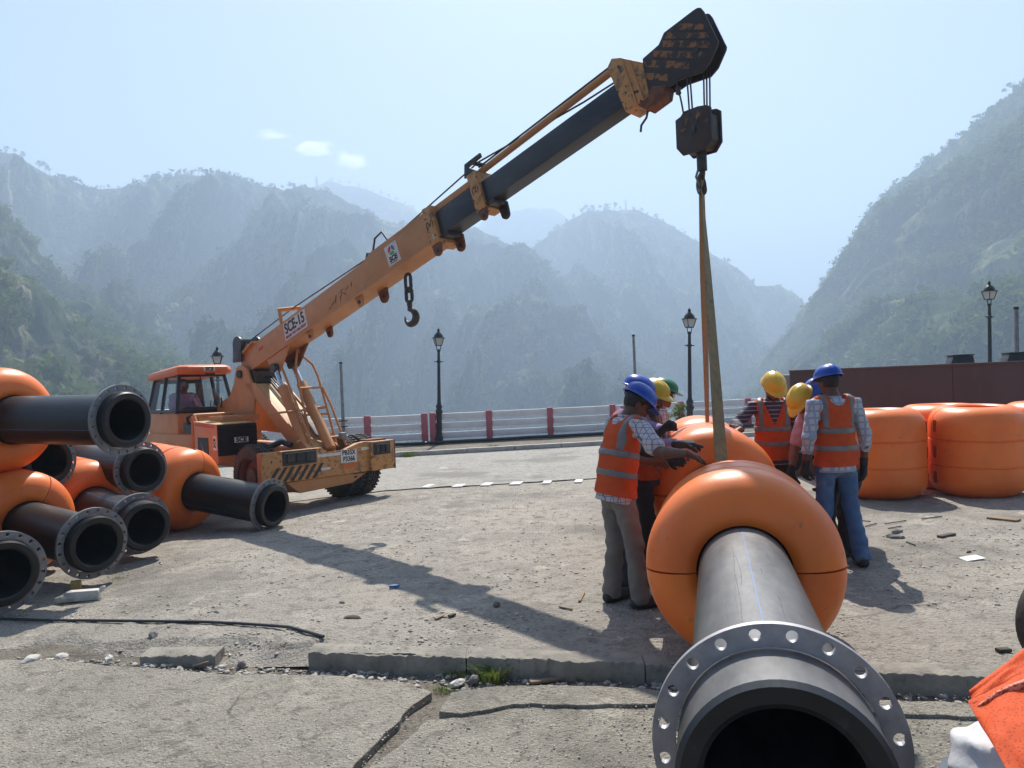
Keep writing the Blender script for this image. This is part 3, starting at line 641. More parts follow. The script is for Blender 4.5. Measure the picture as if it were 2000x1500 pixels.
# ================================================================== DREDGE PIPES WITH FLOATS
FR, FL_, PR, GR = 0.57, 1.17, 0.255, 0.35      # float radius, float length, pipe radius, flange radius
_mesh_cache = {}
def cached(key, fn):
    if key not in _mesh_cache: _mesh_cache[key] = fn()
    return _mesh_cache[key]
def float_profile():
    P = []; h = FL_ / 2; rc = 0.23; ri = PR + 0.012
    P += [(-h + 0.02, ri), (-h, ri + 0.03), (-h, ri + 0.06)]
    for k in range(9):
        a = math.pi / 2 * k / 8; P.append((-h + rc - rc * math.cos(a), FR - rc + rc * math.sin(a)))
    for g in (-0.17, 0.17):
        P += [(g - 0.014, FR), (g - 0.006, FR - 0.016), (g + 0.006, FR - 0.016), (g + 0.014, FR)]
    for k in range(9):
        a = math.pi / 2 * (8 - k) / 8; P.append((h - rc + rc * math.cos(a), FR - rc + rc * math.sin(a)))
    P += [(h, ri + 0.06), (h, ri + 0.03), (h - 0.02, ri)]
    return P
def float_half():
    mb = MB(); mb.lathe(float_profile(), 40, 'x', 0.012, math.pi - 0.012, closed=True)
    o = mb.build('float_shell', ORANGE, None, angle=40); me = o.data; bpy.data.objects.remove(o); return me
def pocket_mesh():
    mb = MB(); pts = []
    for k in range(16):
        a = 2 * math.pi * k / 16; cx = 0.045 if math.cos(a) > 0 else -0.045
        pts.append((cx + 0.04 * math.cos(a), 0.038 * math.sin(a)))
    mb.prism(pts, -0.03, 0.003, lambda p, q, w: Vector((p, w, q)))
    mb.lathe([(-0.01, 0.0), (-0.01, 0.012), (0.008, 0.012), (0.008, 0.0)], 6, 'y', origin=(0.04, 0, 0))
    o = mb.build('bolt_pocket', POCKET_SHADE, None); me = o.data; bpy.data.objects.remove(o); return me
def add_float(parent, cx, roll, pockets=True):
    """a float of two bolted half shells round the pipe, centred at local x = cx; roll turns the seam about the pipe"""
    for k in range(2):
        o = link('float_shell', cached('half', float_half), None, parent); o.location = (cx, 0, 0); o.rotation_euler = (roll + k * math.pi, 0, 0)
        if pockets and k == 0:
            for sgn in (-1, 1):
                for xx in (-0.34, 0.0, 0.34):
                    p = link('bolt_pocket', cached('pocket', pocket_mesh), None, o)
                    a = 0.13 if sgn > 0 else math.pi - 0.13
                    p.location = (xx, FR * 0.995 * math.cos(a), FR * 0.995 * math.sin(a)); p.rotation_euler = (a, 0, 0)
def flange_mesh(material):
    n = 20; m = 12; R0, R1, rb, rh = 0.283, GR, 0.3195, 0.0175; V = []; F = []; th = 0.028
    for s in range(n):
        a0 = 2 * math.pi * s / n; da = 2 * math.pi / n; am = a0 + da / 2
        out = []; hole = []
        for k in range(m):
            t = 2 * math.pi * k / m + math.pi / m
            cx, cy = math.cos(t), math.sin(t)
            hole.append((rb + rh * cx, am + rh * cy / rb))
            q = max(abs(cx), abs(cy)); u, v = cx / q, cy / q
            out.append((R1 if u > 0.999 else R0 if u < -0.999 else (R0 + R1) / 2 + u * (R1 - R0) / 2, am + v * da / 2))
        b = len(V)
        for x in (-th, 0.0):
            for (r, a) in out + hole: V.append((x, r * math.cos(a), r * math.sin(a)))
        for k in range(m):
            k2 = (k + 1) % m
            F.append((b + k, b + k2, b + m + k2, b + m + k)); o2 = b + 2 * m
            F.append((o2 + k2, o2 + k, o2 + m + k, o2 + m + k2)); F.append((b + m + k, b + m + k2, o2 + m + k2, o2 + m + k))
            ro, ro2 = out[k][0], out[k2][0]
            if abs(ro - ro2) < 1e-6 and (abs(ro - R1) < 1e-6 or abs(ro - R0) < 1e-6): F.append((b + k2, b + k, o2 + k, o2 + k2))
    for r in (R0, R1):        # close the rims
        mb = None
    mb = MB(); mb.add(V, F)
    mb.lathe([(-th, R1), (0, R1)], 80, 'x'); mb.lathe([(-th, R0), (0, R0)], 80, 'x')
    o = mb.build('flange', material, None, weld=False, angle=30); me = o.data; bpy.data.objects.remove(o); return me
def pipe_body(L, hd):
    mb = MB(); mb.lathe([(-0.04, PR), (-L, PR), (-L, PR - 0.045), (-0.04, PR - 0.045)], 56, 'x', closed=True)
    o = mb.build('pipe_body', hd, None); me = o.data; bpy.data.objects.remove(o); return me
def stub(length, hd):
    r = 0.28
    mb = MB(); mb.lathe([(-0.035, PR - 0.05), (-0.035, r - 0.004), (length - 0.015, r - 0.004), (length, r - 0.018), (length, PR - 0.035), (length - 0.01, PR - 0.05)], 56, 'x', closed=True)
    o = mb.build('stub_end', hd, None, angle=30); me = o.data; bpy.data.objects.remove(o); return me
def dredge_pipe(label, pos, az, dip, expo, *, pockets=False, L=4.6, roll=0.0, stub_len=0.10, gal=GALV_OLD, stripe=1.57, group='floating dredge pipes in the left stack', flanged=True, tail=False):
    """pos: flange centre; the pipe runs back from it against direction az (dip < 0: the flange end hangs lower); expo: bare pipe before the float"""
    t = empty('dredge_pipe', pos); t.rotation_euler = (0, -dip, az); tag(t, label, 'pipe', group)
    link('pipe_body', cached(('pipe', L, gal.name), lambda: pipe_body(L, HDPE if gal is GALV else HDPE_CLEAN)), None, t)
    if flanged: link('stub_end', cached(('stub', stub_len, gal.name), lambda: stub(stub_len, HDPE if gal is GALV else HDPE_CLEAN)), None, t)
    if flanged: link('flange', cached(('fl', gal.name), lambda: flange_mesh(gal)), None, t)
    mb = MB(); n = 2
    for a in (stripe,):
        mb.add([(-0.04, (PR + 0.0015) * math.cos(a + q), (PR + 0.0015) * math.sin(a + q)) for q in (-0.007, 0.007)] + [(-L, (PR + 0.0015) * math.cos(a + q), (PR + 0.0015) * math.sin(a + q)) for q in (-0.007, 0.007)], [(0, 1, 3, 2)])
    mb.build('stripe', STRIPE, t, smooth=False)
    add_float(t, -expo - FL_ / 2, roll, pockets)
    if tail:
        f = link('flange', cached(('fl', gal.name), lambda: flange_mesh(gal)), None, t); f.location = (-L + 0.03, 0, 0)
    return t
def flange_at(x, y, semi): return at(x, y, FOC * GR / semi)
R_ = math.radians
SP = 'left stack'
dredge_pipe('topmost black pipe of the left stack, its flange in front of the crane cab', flange_at(238, 820, 69.0), R_(-24), R_(-1), 1.62, roll=R_(-6), stripe=R_(200), stub_len=0.09)
dredge_pipe('black pipe in the left stack whose dark bore shows under the top float', flange_at(92, 900, 58), R_(-30), R_(0), 1.7, roll=R_(20), stub_len=0.06)
dredge_pipe('black pipe of the left stack with flange directly below the topmost flange', flange_at(276, 917, 54.5), R_(-33), R_(-2), 1.5, roll=R_(30), stub_len=0.10, stripe=R_(150))
dredge_pipe('black pipe of the left stack with the long stub sticking out past its flange', flange_at(272, 1023, 60), R_(-41), R_(-4), 1.25, roll=R_(10), stub_len=0.20, stripe=R_(120))
dredge_pipe('black pipe low in the left stack, flange above the white foam block', flange_at(182, 1061, 69.5), R_(-33), R_(-4), 1.25, roll=R_(60), stub_len=0.08, stripe=R_(200))
dredge_pipe('black pipe cut off by the left edge, open end nearest the ground cable', flange_at(4, 1119, 81), R_(-38), R_(-3), 1.5, roll=R_(10), stub_len=0.06)
dredge_pipe('black pipe with bright blue stripe lying right of the stack before the crane tyre', flange_at(528, 987, 52), R_(-24), R_(-7), 1.28, pockets=True, roll=R_(75), stub_len=0.09, stripe=R_(212))
# the pipe string being joined on the right
fg = at(1520, 1463, FOC * GR / 243.0)
axis_to = at(1452, 1105, 4.55)           # middle of the near float's front
d_ = (fg - axis_to); az_fg = math.atan2(d_.y, d_.x); dip_fg = math.atan2(d_.z, d_.xy.length)
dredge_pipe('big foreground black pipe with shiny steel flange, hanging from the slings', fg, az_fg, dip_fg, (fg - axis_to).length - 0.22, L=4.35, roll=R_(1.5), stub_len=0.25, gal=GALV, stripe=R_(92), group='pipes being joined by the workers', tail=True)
SCUFF = mat('pale_scratch', (0.17, 0.165, 0.155), (0.06, 0.06, 0.06), 30, rough=0.7)
fgp = [o for o in bpy.data.objects if o.get('label', '').startswith('big foreground')][0]
for a0, x0, x1, w, sd in ((1.86, -0.35, -1.75, 0.0035, 1), (1.90, -0.5, -1.3, 0.002, 2), (1.80, -0.9, -1.5, 0.003, 3), (1.30, -0.4, -0.75, 0.002, 4), (1.45, -1.1, -1.2, 0.003, 5), (2.05, -0.3, -0.7, 0.002, 6), (1.2, -1.2, -1.6, 0.0015, 7)):
    V = []; F = []
    for k in range(25):
        x_ = x0 + (x1 - x0) * k / 24; a_ = a0 + 0.05 * nz3(x_ * 2.2, sd, 0) + 0.012 * nz3(x_ * 14, sd, 2); ww = w / PR * (0.4 + 0.9 * abs(nz3(x_ * 9, sd, 5)))
        for q in (-ww, ww): V.append((x_, (PR + 0.0012) * math.cos(a_ + q), (PR + 0.0012) * math.sin(a_ + q)))
    F = [(2 * k, 2 * k + 1, 2 * k + 3, 2 * k + 2) for k in range(24)]
    mb = MB(); mb.add(V, F); mb.build('scuff_mark', SCUFF, fgp, smooth=False)
p2 = at(1396, 968, 6.55); p3 = at(1374, 935, 8.15)
d2 = (p2 - p3); az2 = math.atan2(d2.y, d2.x)
t2 = dredge_pipe('second pipe of the string, its two floats rising behind the near float', p2 + Vector((math.cos(az2), math.sin(az2), 0)) * 0.06, az2, 0.0, 0.05, L=6.0, roll=R_(0), stub_len=0.03, gal=GALV_OLD, flanged=False, group='pipes being joined by the workers')
add_float(t2, -0.05 - FL_ / 2 - 1.50, 0.0, False)

# loose floats standing on end by the pontoon
def standing_float(x, y, d, yaw, tilt, label):
    p = at(x, y, d); p.z = gz(p.x, p.y)
    t = empty('pipe_float', (p.x, p.y, FL_ / 2 + 0.0), yaw); tag(t, label, 'float', 'orange floats standing by the pontoon')
    t.rotation_euler = (0, math.radians(-90) + tilt, yaw)
    add_float(t, 0.0, 0.0); return t
standing_float(1722, 975, 10.35, R_(62), 0.0, 'orange float standing on end just right of the worker in jeans')
standing_float(1912, 972, 10.2, R_(84), R_(-2.6), 'tilted orange float with three bolt pockets, second from the right edge')
standing_float(1842, 960, 11.0, R_(95), 0.0, 'orange float mostly hidden behind two others by the brown wall')
standing_float(2052, 970, 10.6, R_(220), 0.0, 'orange float only just showing at the right edge')

# ================================================================== SLINGS
SL_O = mat('orange_webbing', (0.40, 0.20, 0.08), (0.33, 0.165, 0.07), 20, rough=0.8, c3=(0.2, 0.09, 0.04), scale3=6)
SL_G = mat('olive_webbing', (0.28, 0.21, 0.10), (0.20, 0.16, 0.085), 14, rough=0.8, c3=(0.10, 0.09, 0.06), scale3=5, lo3=0.55, hi3=0.7)
def webbing(name, pts, w, wdir, material, th=0.007, label=None):
    """flat strap through pts; w: widths; wdir: width directions"""
    V = []; F = []; n = len(pts)
    for i, p in enumerate(pts):
        p = Vector(p); t = (Vector(pts[min(i + 1, n - 1)]) - Vector(pts[max(i - 1, 0)])).normalized()
        d = Vector(wdir[i]); d = (d - t * d.dot(t)).normalized(); nn = t.cross(d)
        for a, b_ in ((-1, -1), (1, -1), (1, 1), (-1, 1)): V.append(p + d * (a * w[i] / 2) + nn * (b_ * th / 2))
    for i in range(n - 1):
        for k in range(4): F.append((i * 4 + k, i * 4 + (k + 1) % 4, i * 4 + 4 + (k + 1) % 4, i * 4 + 4 + k))
    F += [(3, 2, 1, 0), tuple(range(4 * n - 4, 4 * n))]
    mb = MB(); mb.add(V, F); o = mb.build(name, material, None); tag(o, label, 'sling'); return o
HOOK = at(1370, 352, 7.5)                 # bowl of the main hook
def sling_down(name, bottom, w, material, label, tw):
    pts = []; ws = []; wd = []
    for k in range(15):
        s = k / 14; pts.append(HOOK.lerp(Vector(bottom), s)); a = tw[0] + (tw[1] - tw[0]) * s
        ws.append(w * (0.55 + 0.45 * min(1, s * 3))); wd.append((math.cos(a), math.sin(a), 0))
    return webbing(name, pts, ws, wd, material, label=label)
gb = at(1411, 930, 6.12); ob = at(1383, 885, 7.75)
sling_down('lifting_sling', gb, 0.11, SL_G, 'olive webbing sling running down to the near float', (1.2, 0.25))
sling_down('lifting_sling', ob, 0.10, SL_O, 'orange webbing sling hanging behind the olive one', (0.3, 1.1))

# ================================================================== MOBILE CRANE
# crane frame: x forward (towards the boom tip), y to its left, z up; origin on the ground under the middle of the front bumper
CR = empty('mobile_crane', (-2.83, 11.9, -0.03), math.atan2(-0.667, 0.745)); tag(CR, 'ochre pick-and-carry crane with black telescopic boom raised to the right', 'crane')
BS = math.radians(17.3); BB = -0.06
ex = Vector((math.cos(BS), 0, math.sin(BS))); nn_ = Vector((-math.sin(BS), 0, math.cos(BS))); B0 = Vector((-2.04, 0, 2.07 + 0.03))
def bp(s, n, b=0.0): return B0 + ex * s + nn_ * n + Vector((0, BB + b, 0))
def bprism(mb, poly, b0, b1): mb.prism(poly, b0, b1, lambda s, n, w: bp(s, n, w)); return mb
def sub(name, parent=CR): e = empty(name); e.parent = parent; return e
# --- boom sections
boom = bprism(MB(), [(-0.12, 0.03), (0.1, -0.02), (5.13, 0.0), (5.13, 0.395), (0.35, 0.385), (-0.12, 0.30)], -0.17, 0.17).build('main_boom', OCHRE, CR, bev=0.012)
m = bprism(MB(), [(3.45, 0.39), (3.72, 0.475), (5.05, 0.475), (5.05, 0.39)], -0.13, 0.13).build('boom_reinforcement', OCHRE, boom, bev=0.01)
m = bprism(MB(), [(0.0, -0.012), (5.1, -0.012), (5.1, 0.012), (0.0, 0.012)], -0.185, -0.172).build('weld_flange', OCHRE, boom)
m = bprism(MB(), [(4.98, -0.05), (5.15, -0.05), (5.15, 0.46), (4.98, 0.48)], -0.20, 0.20).build('boom_collar', OCHRE_WORN, CR, bev=0.01)
m = bprism(MB(), [(5.0, 0.045), (5.9, 0.045), (5.9, 0.36), (5.0, 0.36)], -0.14, 0.14).build('first_extension', BOOMBLK, CR, bev=0.02)
m = bprism(MB(), [(5.0, 0.372), (5.92, 0.372), (5.92, 0.46), (5.0, 0.46)], -0.12, 0.12).build('top_beam', OCHRE, CR, bev=0.012)
m = bprism(MB(), [(5.83, 0.0), (5.99, 0.0), (5.99, 0.50), (5.83, 0.50)], -0.165, 0.165).build('boom_collar', OCHRE_WORN, CR, bev=0.01)
m = bprism(MB(), [(5.9, 0.06), (8.2, 0.06), (8.2, 0.345), (5.9, 0.345)], -0.115, 0.115).build('second_extension', BOOMBLK, CR, bev=0.018)
m = bprism(MB(), [(8.10, -0.02), (8.40, -0.03), (8.45, 0.34), (8.24, 0.54), (8.14, 0.60), (8.06, 0.54)], -0.14, 0.14).build('head_collar', OCHRE_WORN, CR, bev=0.012)
for s in (8.24, 8.32): bprism(MB(), [(s, -0.03), (s + 0.02, -0.03), (s + 0.02, 0.44), (s, 0.44)], -0.152, -0.139).build('collar_rib', OCHRE, CR)
mb = MB(); mb.tube([bp(5.93, 0.53), bp(8.1, 0.56)], 0.042, 12); mb.build('extension_cylinder', OCHRE, CR)
mb = MB(); mb.tube([bp(5.93, 0.60), bp(8.1, 0.62)], 0.012, 6); mb.build('hydraulic_line', BLACKP, CR)
m = bprism(MB(), [(5.78, 0.50), (5.84, 0.66), (6.12, 0.66), (6.12, 0.61), (5.88, 0.60), (5.98, 0.50)], -0.15, -0.12); m.build('rope_guide', BLACKP, CR)
m = bprism(MB(), [(5.78, 0.50), (5.84, 0.66), (6.12, 0.66), (6.12, 0.61), (5.88, 0.60), (5.98, 0.50)], 0.12, 0.15); m.build('rope_guide', BLACKP, CR)
mb = MB(); mb.tube([bp(5.95, 0.63, -0.15), bp(5.95, 0.63, 0.15)], 0.03, 8); mb.build('guide_roller', GREASE, CR)
# lugs below the collars (ring plates)
def lug(s, n, b, w=0.07, h=0.16, material=RUST, name='lug', parent=CR):
    poly = []; 
    for k in range(9):
        a = math.pi + math.pi * k / 8; poly.append((s + w * math.cos(a), n - h + w + w * math.sin(a) * 1.0))
    poly += [(s + w * 1.15, n + 0.01), (s - w * 1.15, n + 0.01)]
    o = bprism(MB(), poly, b - 0.016, b + 0.016).build(name, material, parent, bev=0.004)
    mb = MB(); mb.tube([bp(s, n - h + w, b - 0.035), bp(s, n - h + w, b + 0.035)], 0.026, 10); mb.build('pin', GREASE, o)
    return o
lug(5.06, -0.05, -0.17); lug(5.20, 0.02, 0.12, 0.075, 0.2, RUST); lug(5.92, 0.0, -0.14, 0.06, 0.14); lug(6.06, 0.03, 0.10, 0.065, 0.19, GREASE)
lug(1.95, 0.0, -0.13, 0.065, 0.16, OCHRE); lug(2.12, 0.0, 0.11, 0.07, 0.17, RUST); lug(3.28, 0.0, -0.13, 0.07, 0.16, OCHRE); lug(3.55, 0.0, 0.10, 0.09, 0.2, RUST)
bprism(MB(), [(5.14, 0.0), (5.27, -0.02), (5.27, 0.05), (5.14, 0.05)], -0.14, 0.14).build('wear_pad', GREASE, CR, bev=0.008)
bprism(MB(), [(5.98, 0.02), (6.12, 0.0), (6.12, 0.06), (5.98, 0.06)], -0.12, 0.12).build('wear_pad', GREASE, CR, bev=0.008)
bprism(MB(), [(8.25, -0.03), (8.32, -0.13), (8.54, -0.12), (8.60, -0.02), (8.46, 0.06)], -0.13, 0.05).build('head_bracket', RUST, CR, bev=0.012)
# --- boom head: two cheek plates with sheaves between
def az(a, z, b): return Vector((a, BB + b, z + 0.03))
head_poly = [(5.92, 4.60), (5.92, 4.95), (6.11, 5.03), (6.175, 5.13), (6.50, 5.235), (6.545, 5.245), (6.58, 5.235), (6.61, 5.19), (6.745, 4.86), (6.74, 4.83), (6.65, 4.68), (6.57, 4.62), (6.31, 4.615), (6.22, 4.585), (6.1, 4.585)]
HEADM = mat('striped_head_plate', (0.045, 0.034, 0.03), (0.03, 0.025, 0.024), 6, rough=0.6)
hp = []
for b0, nm in ((-0.125, 'near'), (0.045, 'far')):
    mb = MB(); mb.prism(head_poly, b0, b0 + 0.028, lambda p, q, w: az(p, q, w)); hp.append(mb.build('head_plate', HEADM, CR, bev=0.006))
STR = mat('worn_yellow_stripe', (0.30, 0.13, 0.045), (0.05, 0.04, 0.035), 13, rough=0.7, lo=0.43, hi=0.52)
for poly in ([(5.94, 4.93), (6.44, 4.76), (6.44, 4.69), (5.94, 4.86)], [(5.94, 4.80), (6.20, 4.71), (6.20, 4.64), (5.94, 4.73)], [(6.05, 4.99), (6.64, 4.79), (6.61, 4.735), (6.05, 4.925)], [(6.16, 5.055), (6.68, 4.88), (6.68, 4.815), (6.16, 4.99)], [(6.19, 5.125), (6.64, 4.975), (6.66, 4.915), (6.19, 5.065)], [(6.33, 5.165), (6.60, 5.075), (6.62, 5.01), (6.26, 5.125)]):
    mb = MB(); mb.prism(poly, -0.1285, -0.124, lambda p, q, w: az(p, q, w)); mb.build('warning_stripe', STR, hp[0], smooth=False)
def sheave(c, r, b, name='sheave', parent=CR):
    mb = MB(); mb.lathe([(b - 0.02, 0.02), (b - 0.02, r), (b - 0.008, r - 0.03), (b + 0.008, r - 0.03), (b + 0.02, r), (b + 0.02, 0.02)], 24, 'y', origin=(c[0], BB, c[1] + 0.03), closed=True); return mb.build(name, GREASE, parent)
for b in (-0.07, -0.025, 0.02):
    sheave((6.52, 4.85), 0.15, b); 
sheave((6.30, 4.92), 0.12, -0.04)
mb = MB(); mb.tube([az(6.52, 4.85, -0.135), az(6.52, 4.85, 0.085)], 0.03, 10); mb.build('sheave_pin', GREASE, CR)
# --- winch at the heel of the boom
wx, wz = -0.02, 0.52
W = bp(wx, wz); 
for b in (-0.235, 0.135):
    poly = [(-0.17, -0.30), (0.12, -0.30), (0.14, 0.0)] + [(0.14 * math.cos(a), 0.14 * math.sin(a)) for a in np.linspace(0.2, math.pi, 9)]
    mb = MB(); mb.prism(poly, b, b + 0.025, lambda p, q, w: Vector((W.x + p, BB + w, W.z + q))); mb.build('winch_plate', BLACKP, CR, bev=0.005)
    mb = MB(); mb.lathe([(b - 0.004 if b < 0 else b + 0.025, 0.0), (b - 0.004 if b < 0 else b + 0.025, 0.14), (b + 0.012, 0.145), (b + 0.035 if b < 0 else b - 0.012, 0.14), (b + 0.035 if b < 0 else b - 0.012, 0.0)], 24, 'y', origin=(W.x, BB, W.z)); mb.build('drum_flange', BLACKP, CR)
prof = [(-0.2, 0.0), (-0.2, 0.085)]
for k in range(17): prof += [(-0.195 + k * 0.0195, 0.098), (-0.185 + k * 0.0195, 0.088)]
prof += [(0.135, 0.0)]
mb = MB(); mb.lathe(prof, 20, 'y', origin=(W.x, BB, W.z)); mb.build('rope_drum', GREASE, CR)
bprism(MB(), [(-0.12, 0.30), (0.42, 0.385), (0.42, 0.42), (-0.12, 0.34)], -0.22, 0.2).build('winch_base', OCHRE, CR, bev=0.008)
bprism(MB(), [(0.05, 0.40), (0.2, 0.42), (0.2, 0.46), (0.05, 0.44)], -0.18, 0.16).build('winch_bracket', GALV_OLD, CR, bev=0.005)
# --- ropes
mb = MB(); mb.tube([W + Vector((0, 0.05, 0.1)), bp(1.45, 0.60, 0.02), bp(3.7, 0.505, 0.02)], 0.011, 6); mb.build('hoist_rope', GREASE, CR)
mb = MB(); mb.tube([bp(3.7, 0.505, 0.02), bp(5.95, 0.665, 0.0), bp(7.6, 0.46, 0.0), az(6.30, 5.045, -0.02)], 0.011, 6); mb.build('hoist_rope', GREASE, CR)
mb = MB()   # guide bow over the boom
mb.tube([bp(1.30, 0.385, -0.16), bp(1.32, 0.62, -0.16)], 0.03, 8); mb.tube([bp(1.45, 0.385, 0.14), bp(1.42, 0.62, 0.14)], 0.03, 8); mb.tube([bp(1.30, 0.61, -0.18), bp(1.44, 0.61, 0.17)], 0.034, 8); mb.build('rope_bow', OCHRE, CR)
mb = MB(); mb.tube([bp(3.42, 0.40, -0.02), bp(3.55, 0.56, -0.02), bp(3.66, 0.50, -0.02), bp(3.78, 0.68, -0.02), bp(3.95, 0.70, -0.02), bp(4.05, 0.49, -0.02)], 0.015, 8); mb.build('hydraulic_hose', BLACKP, CR)
# --- hanging bits at the head and hydraulic hoses
mb = MB(); mb.tube([bp(8.3, -0.10, -0.05), bp(8.26, -0.16, -0.05), bp(8.18, -0.20, -0.05), bp(8.15, -0.26, -0.05)], 0.012, 6); mb.build('loose_wire', BLACKP, CR)
# --- stickers and lettering on the boom side
M3s = (ex, nn_, Vector((0, -1, 0)))
def on_side(s, n, off=0.174): return bp(s, n, -off)
def side_plate(s0, s1, n0, n1, skew, material, name, parent=boom, off=0.0):
    return bprism(MB(), [(s0, n0), (s1, n0), (s1 + skew, n1), (s0 + skew, n1)], -0.1735 - off, -0.168).build(name, material, parent, smooth=False)
dec = side_plate(1.33, 1.98, 0.06, 0.345, 0.02, STICKER, 'name_sticker')
text_mesh('lettering', 'SCE-15', 0.235, INK, dec, on_side(1.66, 0.235, 0.1755), M3s, bold=0.006, sx=0.83)
text_mesh('lettering', 'BRAND YOU CAN TRUST', 0.062, PURPLEP, dec, on_side(1.66, 0.105, 0.1755), M3s, bold=0.001, sx=0.84)
side_plate(1.585, 1.665, 0.295, 0.315, 0, REDP, 'red_bar', dec, 0.0035)
dec2 = side_plate(4.10, 4.36, 0.075, 0.365, -0.02, STICKER, 'logo_sticker')
text_mesh('lettering', 'SCE', 0.10, INK, dec2, on_side(4.22, 0.155, 0.1755), M3s, bold=0.004)
side_plate(4.15, 4.29, 0.095, 0.107, 0, PURPLEP, 'print_line', dec2, 0.0035)
for k, mm in enumerate((REDP, GREENP, BLUEP)):
    a0 = math.radians(90 + 120 * k); poly = [(4.215 + 0.068 * math.cos(a) , 0.275 + 0.068 * math.sin(a)) for a in np.linspace(a0 + 0.1, a0 + 1.9, 8)] + [(4.215 + 0.022 * math.cos(a), 0.275 + 0.022 * math.sin(a)) for a in np.linspace(a0 + 1.9, a0 + 0.4, 5)]
    bprism(MB(), poly, -0.1765, -0.172).build('logo_swirl', mm, dec2, smooth=False)
side_plate(0.50, 0.64, 0.20, 0.25, 0.02, REDP, 'red_patch')
for s, n, tx in ((3.46, 0.045, '101'), (2.14, 0.06, '12')):
    text_mesh('lettering', tx, 0.07, CHALK, boom, on_side(s, n + 0.03, 0.1745), M3s, sx=0.8)
for s, n, a, l in ((2.72, 0.12, 0.3, 0.2), (2.80, 0.14, 1.2, 0.14), (2.93, 0.13, 0.9, 0.16), (3.02, 0.15, -0.7, 0.12), (3.10, 0.19, 0.4, 0.10), (2.95, 0.21, 0.2, 0.12), (3.23, 0.20, 1.2, 0.07), (2.62, 0.08, 0.2, 0.06)):
    c, q = math.cos(a), math.sin(a)
    bprism(MB(), [(s - c * l / 2, n - q * l / 2), (s + c * l / 2 + q * 0.012, n + q * l / 2), (s + c * l / 2, n + q * l / 2 + 0.012), (s - q * 0.02, n + c * 0.016)], -0.1725, -0.168).build('paint_scrape', RUST, boom, smooth=False)
text_mesh('lettering', '(V)', 0.12, INK, boom, bp(5.06, 0.23, -0.2015), M3s); text_mesh('lettering', '5', 0.09, CHALK, boom, bp(5.07, 0.05, -0.2015), M3s)
text_mesh('lettering', '(2)', 0.11, INK, boom, bp(5.91, 0.27, -0.1665), M3s)

# --- tower (pivot plates) and sloping front frame
def crprism(poly, b0, b1): mb = MB(); mb.prism(poly, b0, b1, lambda a, z, w: Vector((a, w, z))); return mb
for b in (-0.34, 0.18):
    crprism([(-2.62, 1.10), (-1.75, 1.05), (-1.62, 1.75), (-1.85, 2.16), (-2.02, 2.24), (-2.20, 2.20), (-2.28, 1.95), (-2.45, 1.72), (-2.95, 1.55), (-2.98, 1.30)], b, b + 0.05).build('tower_plate', OCHRE, CR, bev=0.012)
mb = MB(); mb.tube([(-2.05, -0.38, 2.08), (-2.05, 0.27, 2.08)], 0.07, 14); mb.build('boom_pivot', GREASE, CR)
crprism([(-2.12, 1.92), (-1.72, 1.90), (-1.70, 2.12), (-1.98, 2.16)], -0.27, 0.16).build('pivot_block', GREASE, CR, bev=0.02)
for b in (-0.34, 0.20):
    crprism([(-1.95, 1.92), (-1.60, 1.92), (-0.12, 0.86), (-0.55, 0.86)], b, b + 0.03).build('sloping_side', OCHRE, CR, bev=0.008)
OCHRE_LIT = mat('sunlit_ochre', (0.62, 0.40, 0.17), (0.52, 0.32, 0.13), 4, rough=0.55, c3=(0.2, 0.14, 0.09), scale3=9, lo3=0.62, hi3=0.72)  # ochre lightened to paint the sunlight on the upturned deck and lid
crprism([(-1.93, 1.905), (-1.62, 1.905), (-0.16, 0.86), (-0.5, 0.86)], -0.305, 0.195).build('sloping_deck', OCHRE_LIT, CR, bev=0.006)
for b, o_ in ((-0.06, 0.0), (-0.02, 0.02), (0.03, 0.0)):
    mb = MB(); mb.tube([(-1.75, b, 2.05), (-1.58, b, 1.94), (-1.0, b, 1.53), (-0.72, b + 0.02, 1.33 + o_), (-0.62, b + 0.1, 1.27), (-0.66, b + 0.16, 1.36)], 0.013, 6); mb.build('hydraulic_hose', BLACKP, CR)
crprism([(-0.78, 1.40), (-0.70, 1.40), (-0.35, 1.05), (-0.35, 0.88), (-0.5, 0.9)], -0.03, 0.05).build('hose_bracket', GALV_OLD, CR, bev=0.004)
# --- lift cylinders
for b, top, bot in ((-0.25, (-1.10, 2.14), (-0.30, 0.84)), (0.04, (-1.05, 2.20), (-0.08, 0.84))):
    T = Vector((top[0], b, top[1])); Bq = Vector((bot[0], b, bot[1])); d = (T - Bq)
    lc = sub('lift_cylinder')
    mb = MB(); mb.tube([Bq, Bq + d * 0.76], 0.082, 16); mb.build('barrel', OCHRE, lc)
    mb = MB(); mb.tube([Bq + d * 0.75, T], 0.045, 14); mb.build('rod', CHROME, lc)
    mb = MB(); mb.lathe([(-0.06, 0.0), (-0.06, 0.08), (0.06, 0.08), (0.06, 0.0)], 14, 'y', origin=T); mb.build('rod_eye', GREASE, lc)
crprism([(-1.42, 2.30), (-0.72, 2.52), (-1.0, 2.10), (-1.18, 2.08)], -0.225, -0.19).build('cylinder_bracket', OCHRE, CR, bev=0.006)
crprism([(-1.40, 2.31), (-0.62, 2.55), (-0.94, 2.16), (-1.14, 2.13)], 0.06, 0.10).build('cylinder_bracket', RUST, CR, bev=0.006)
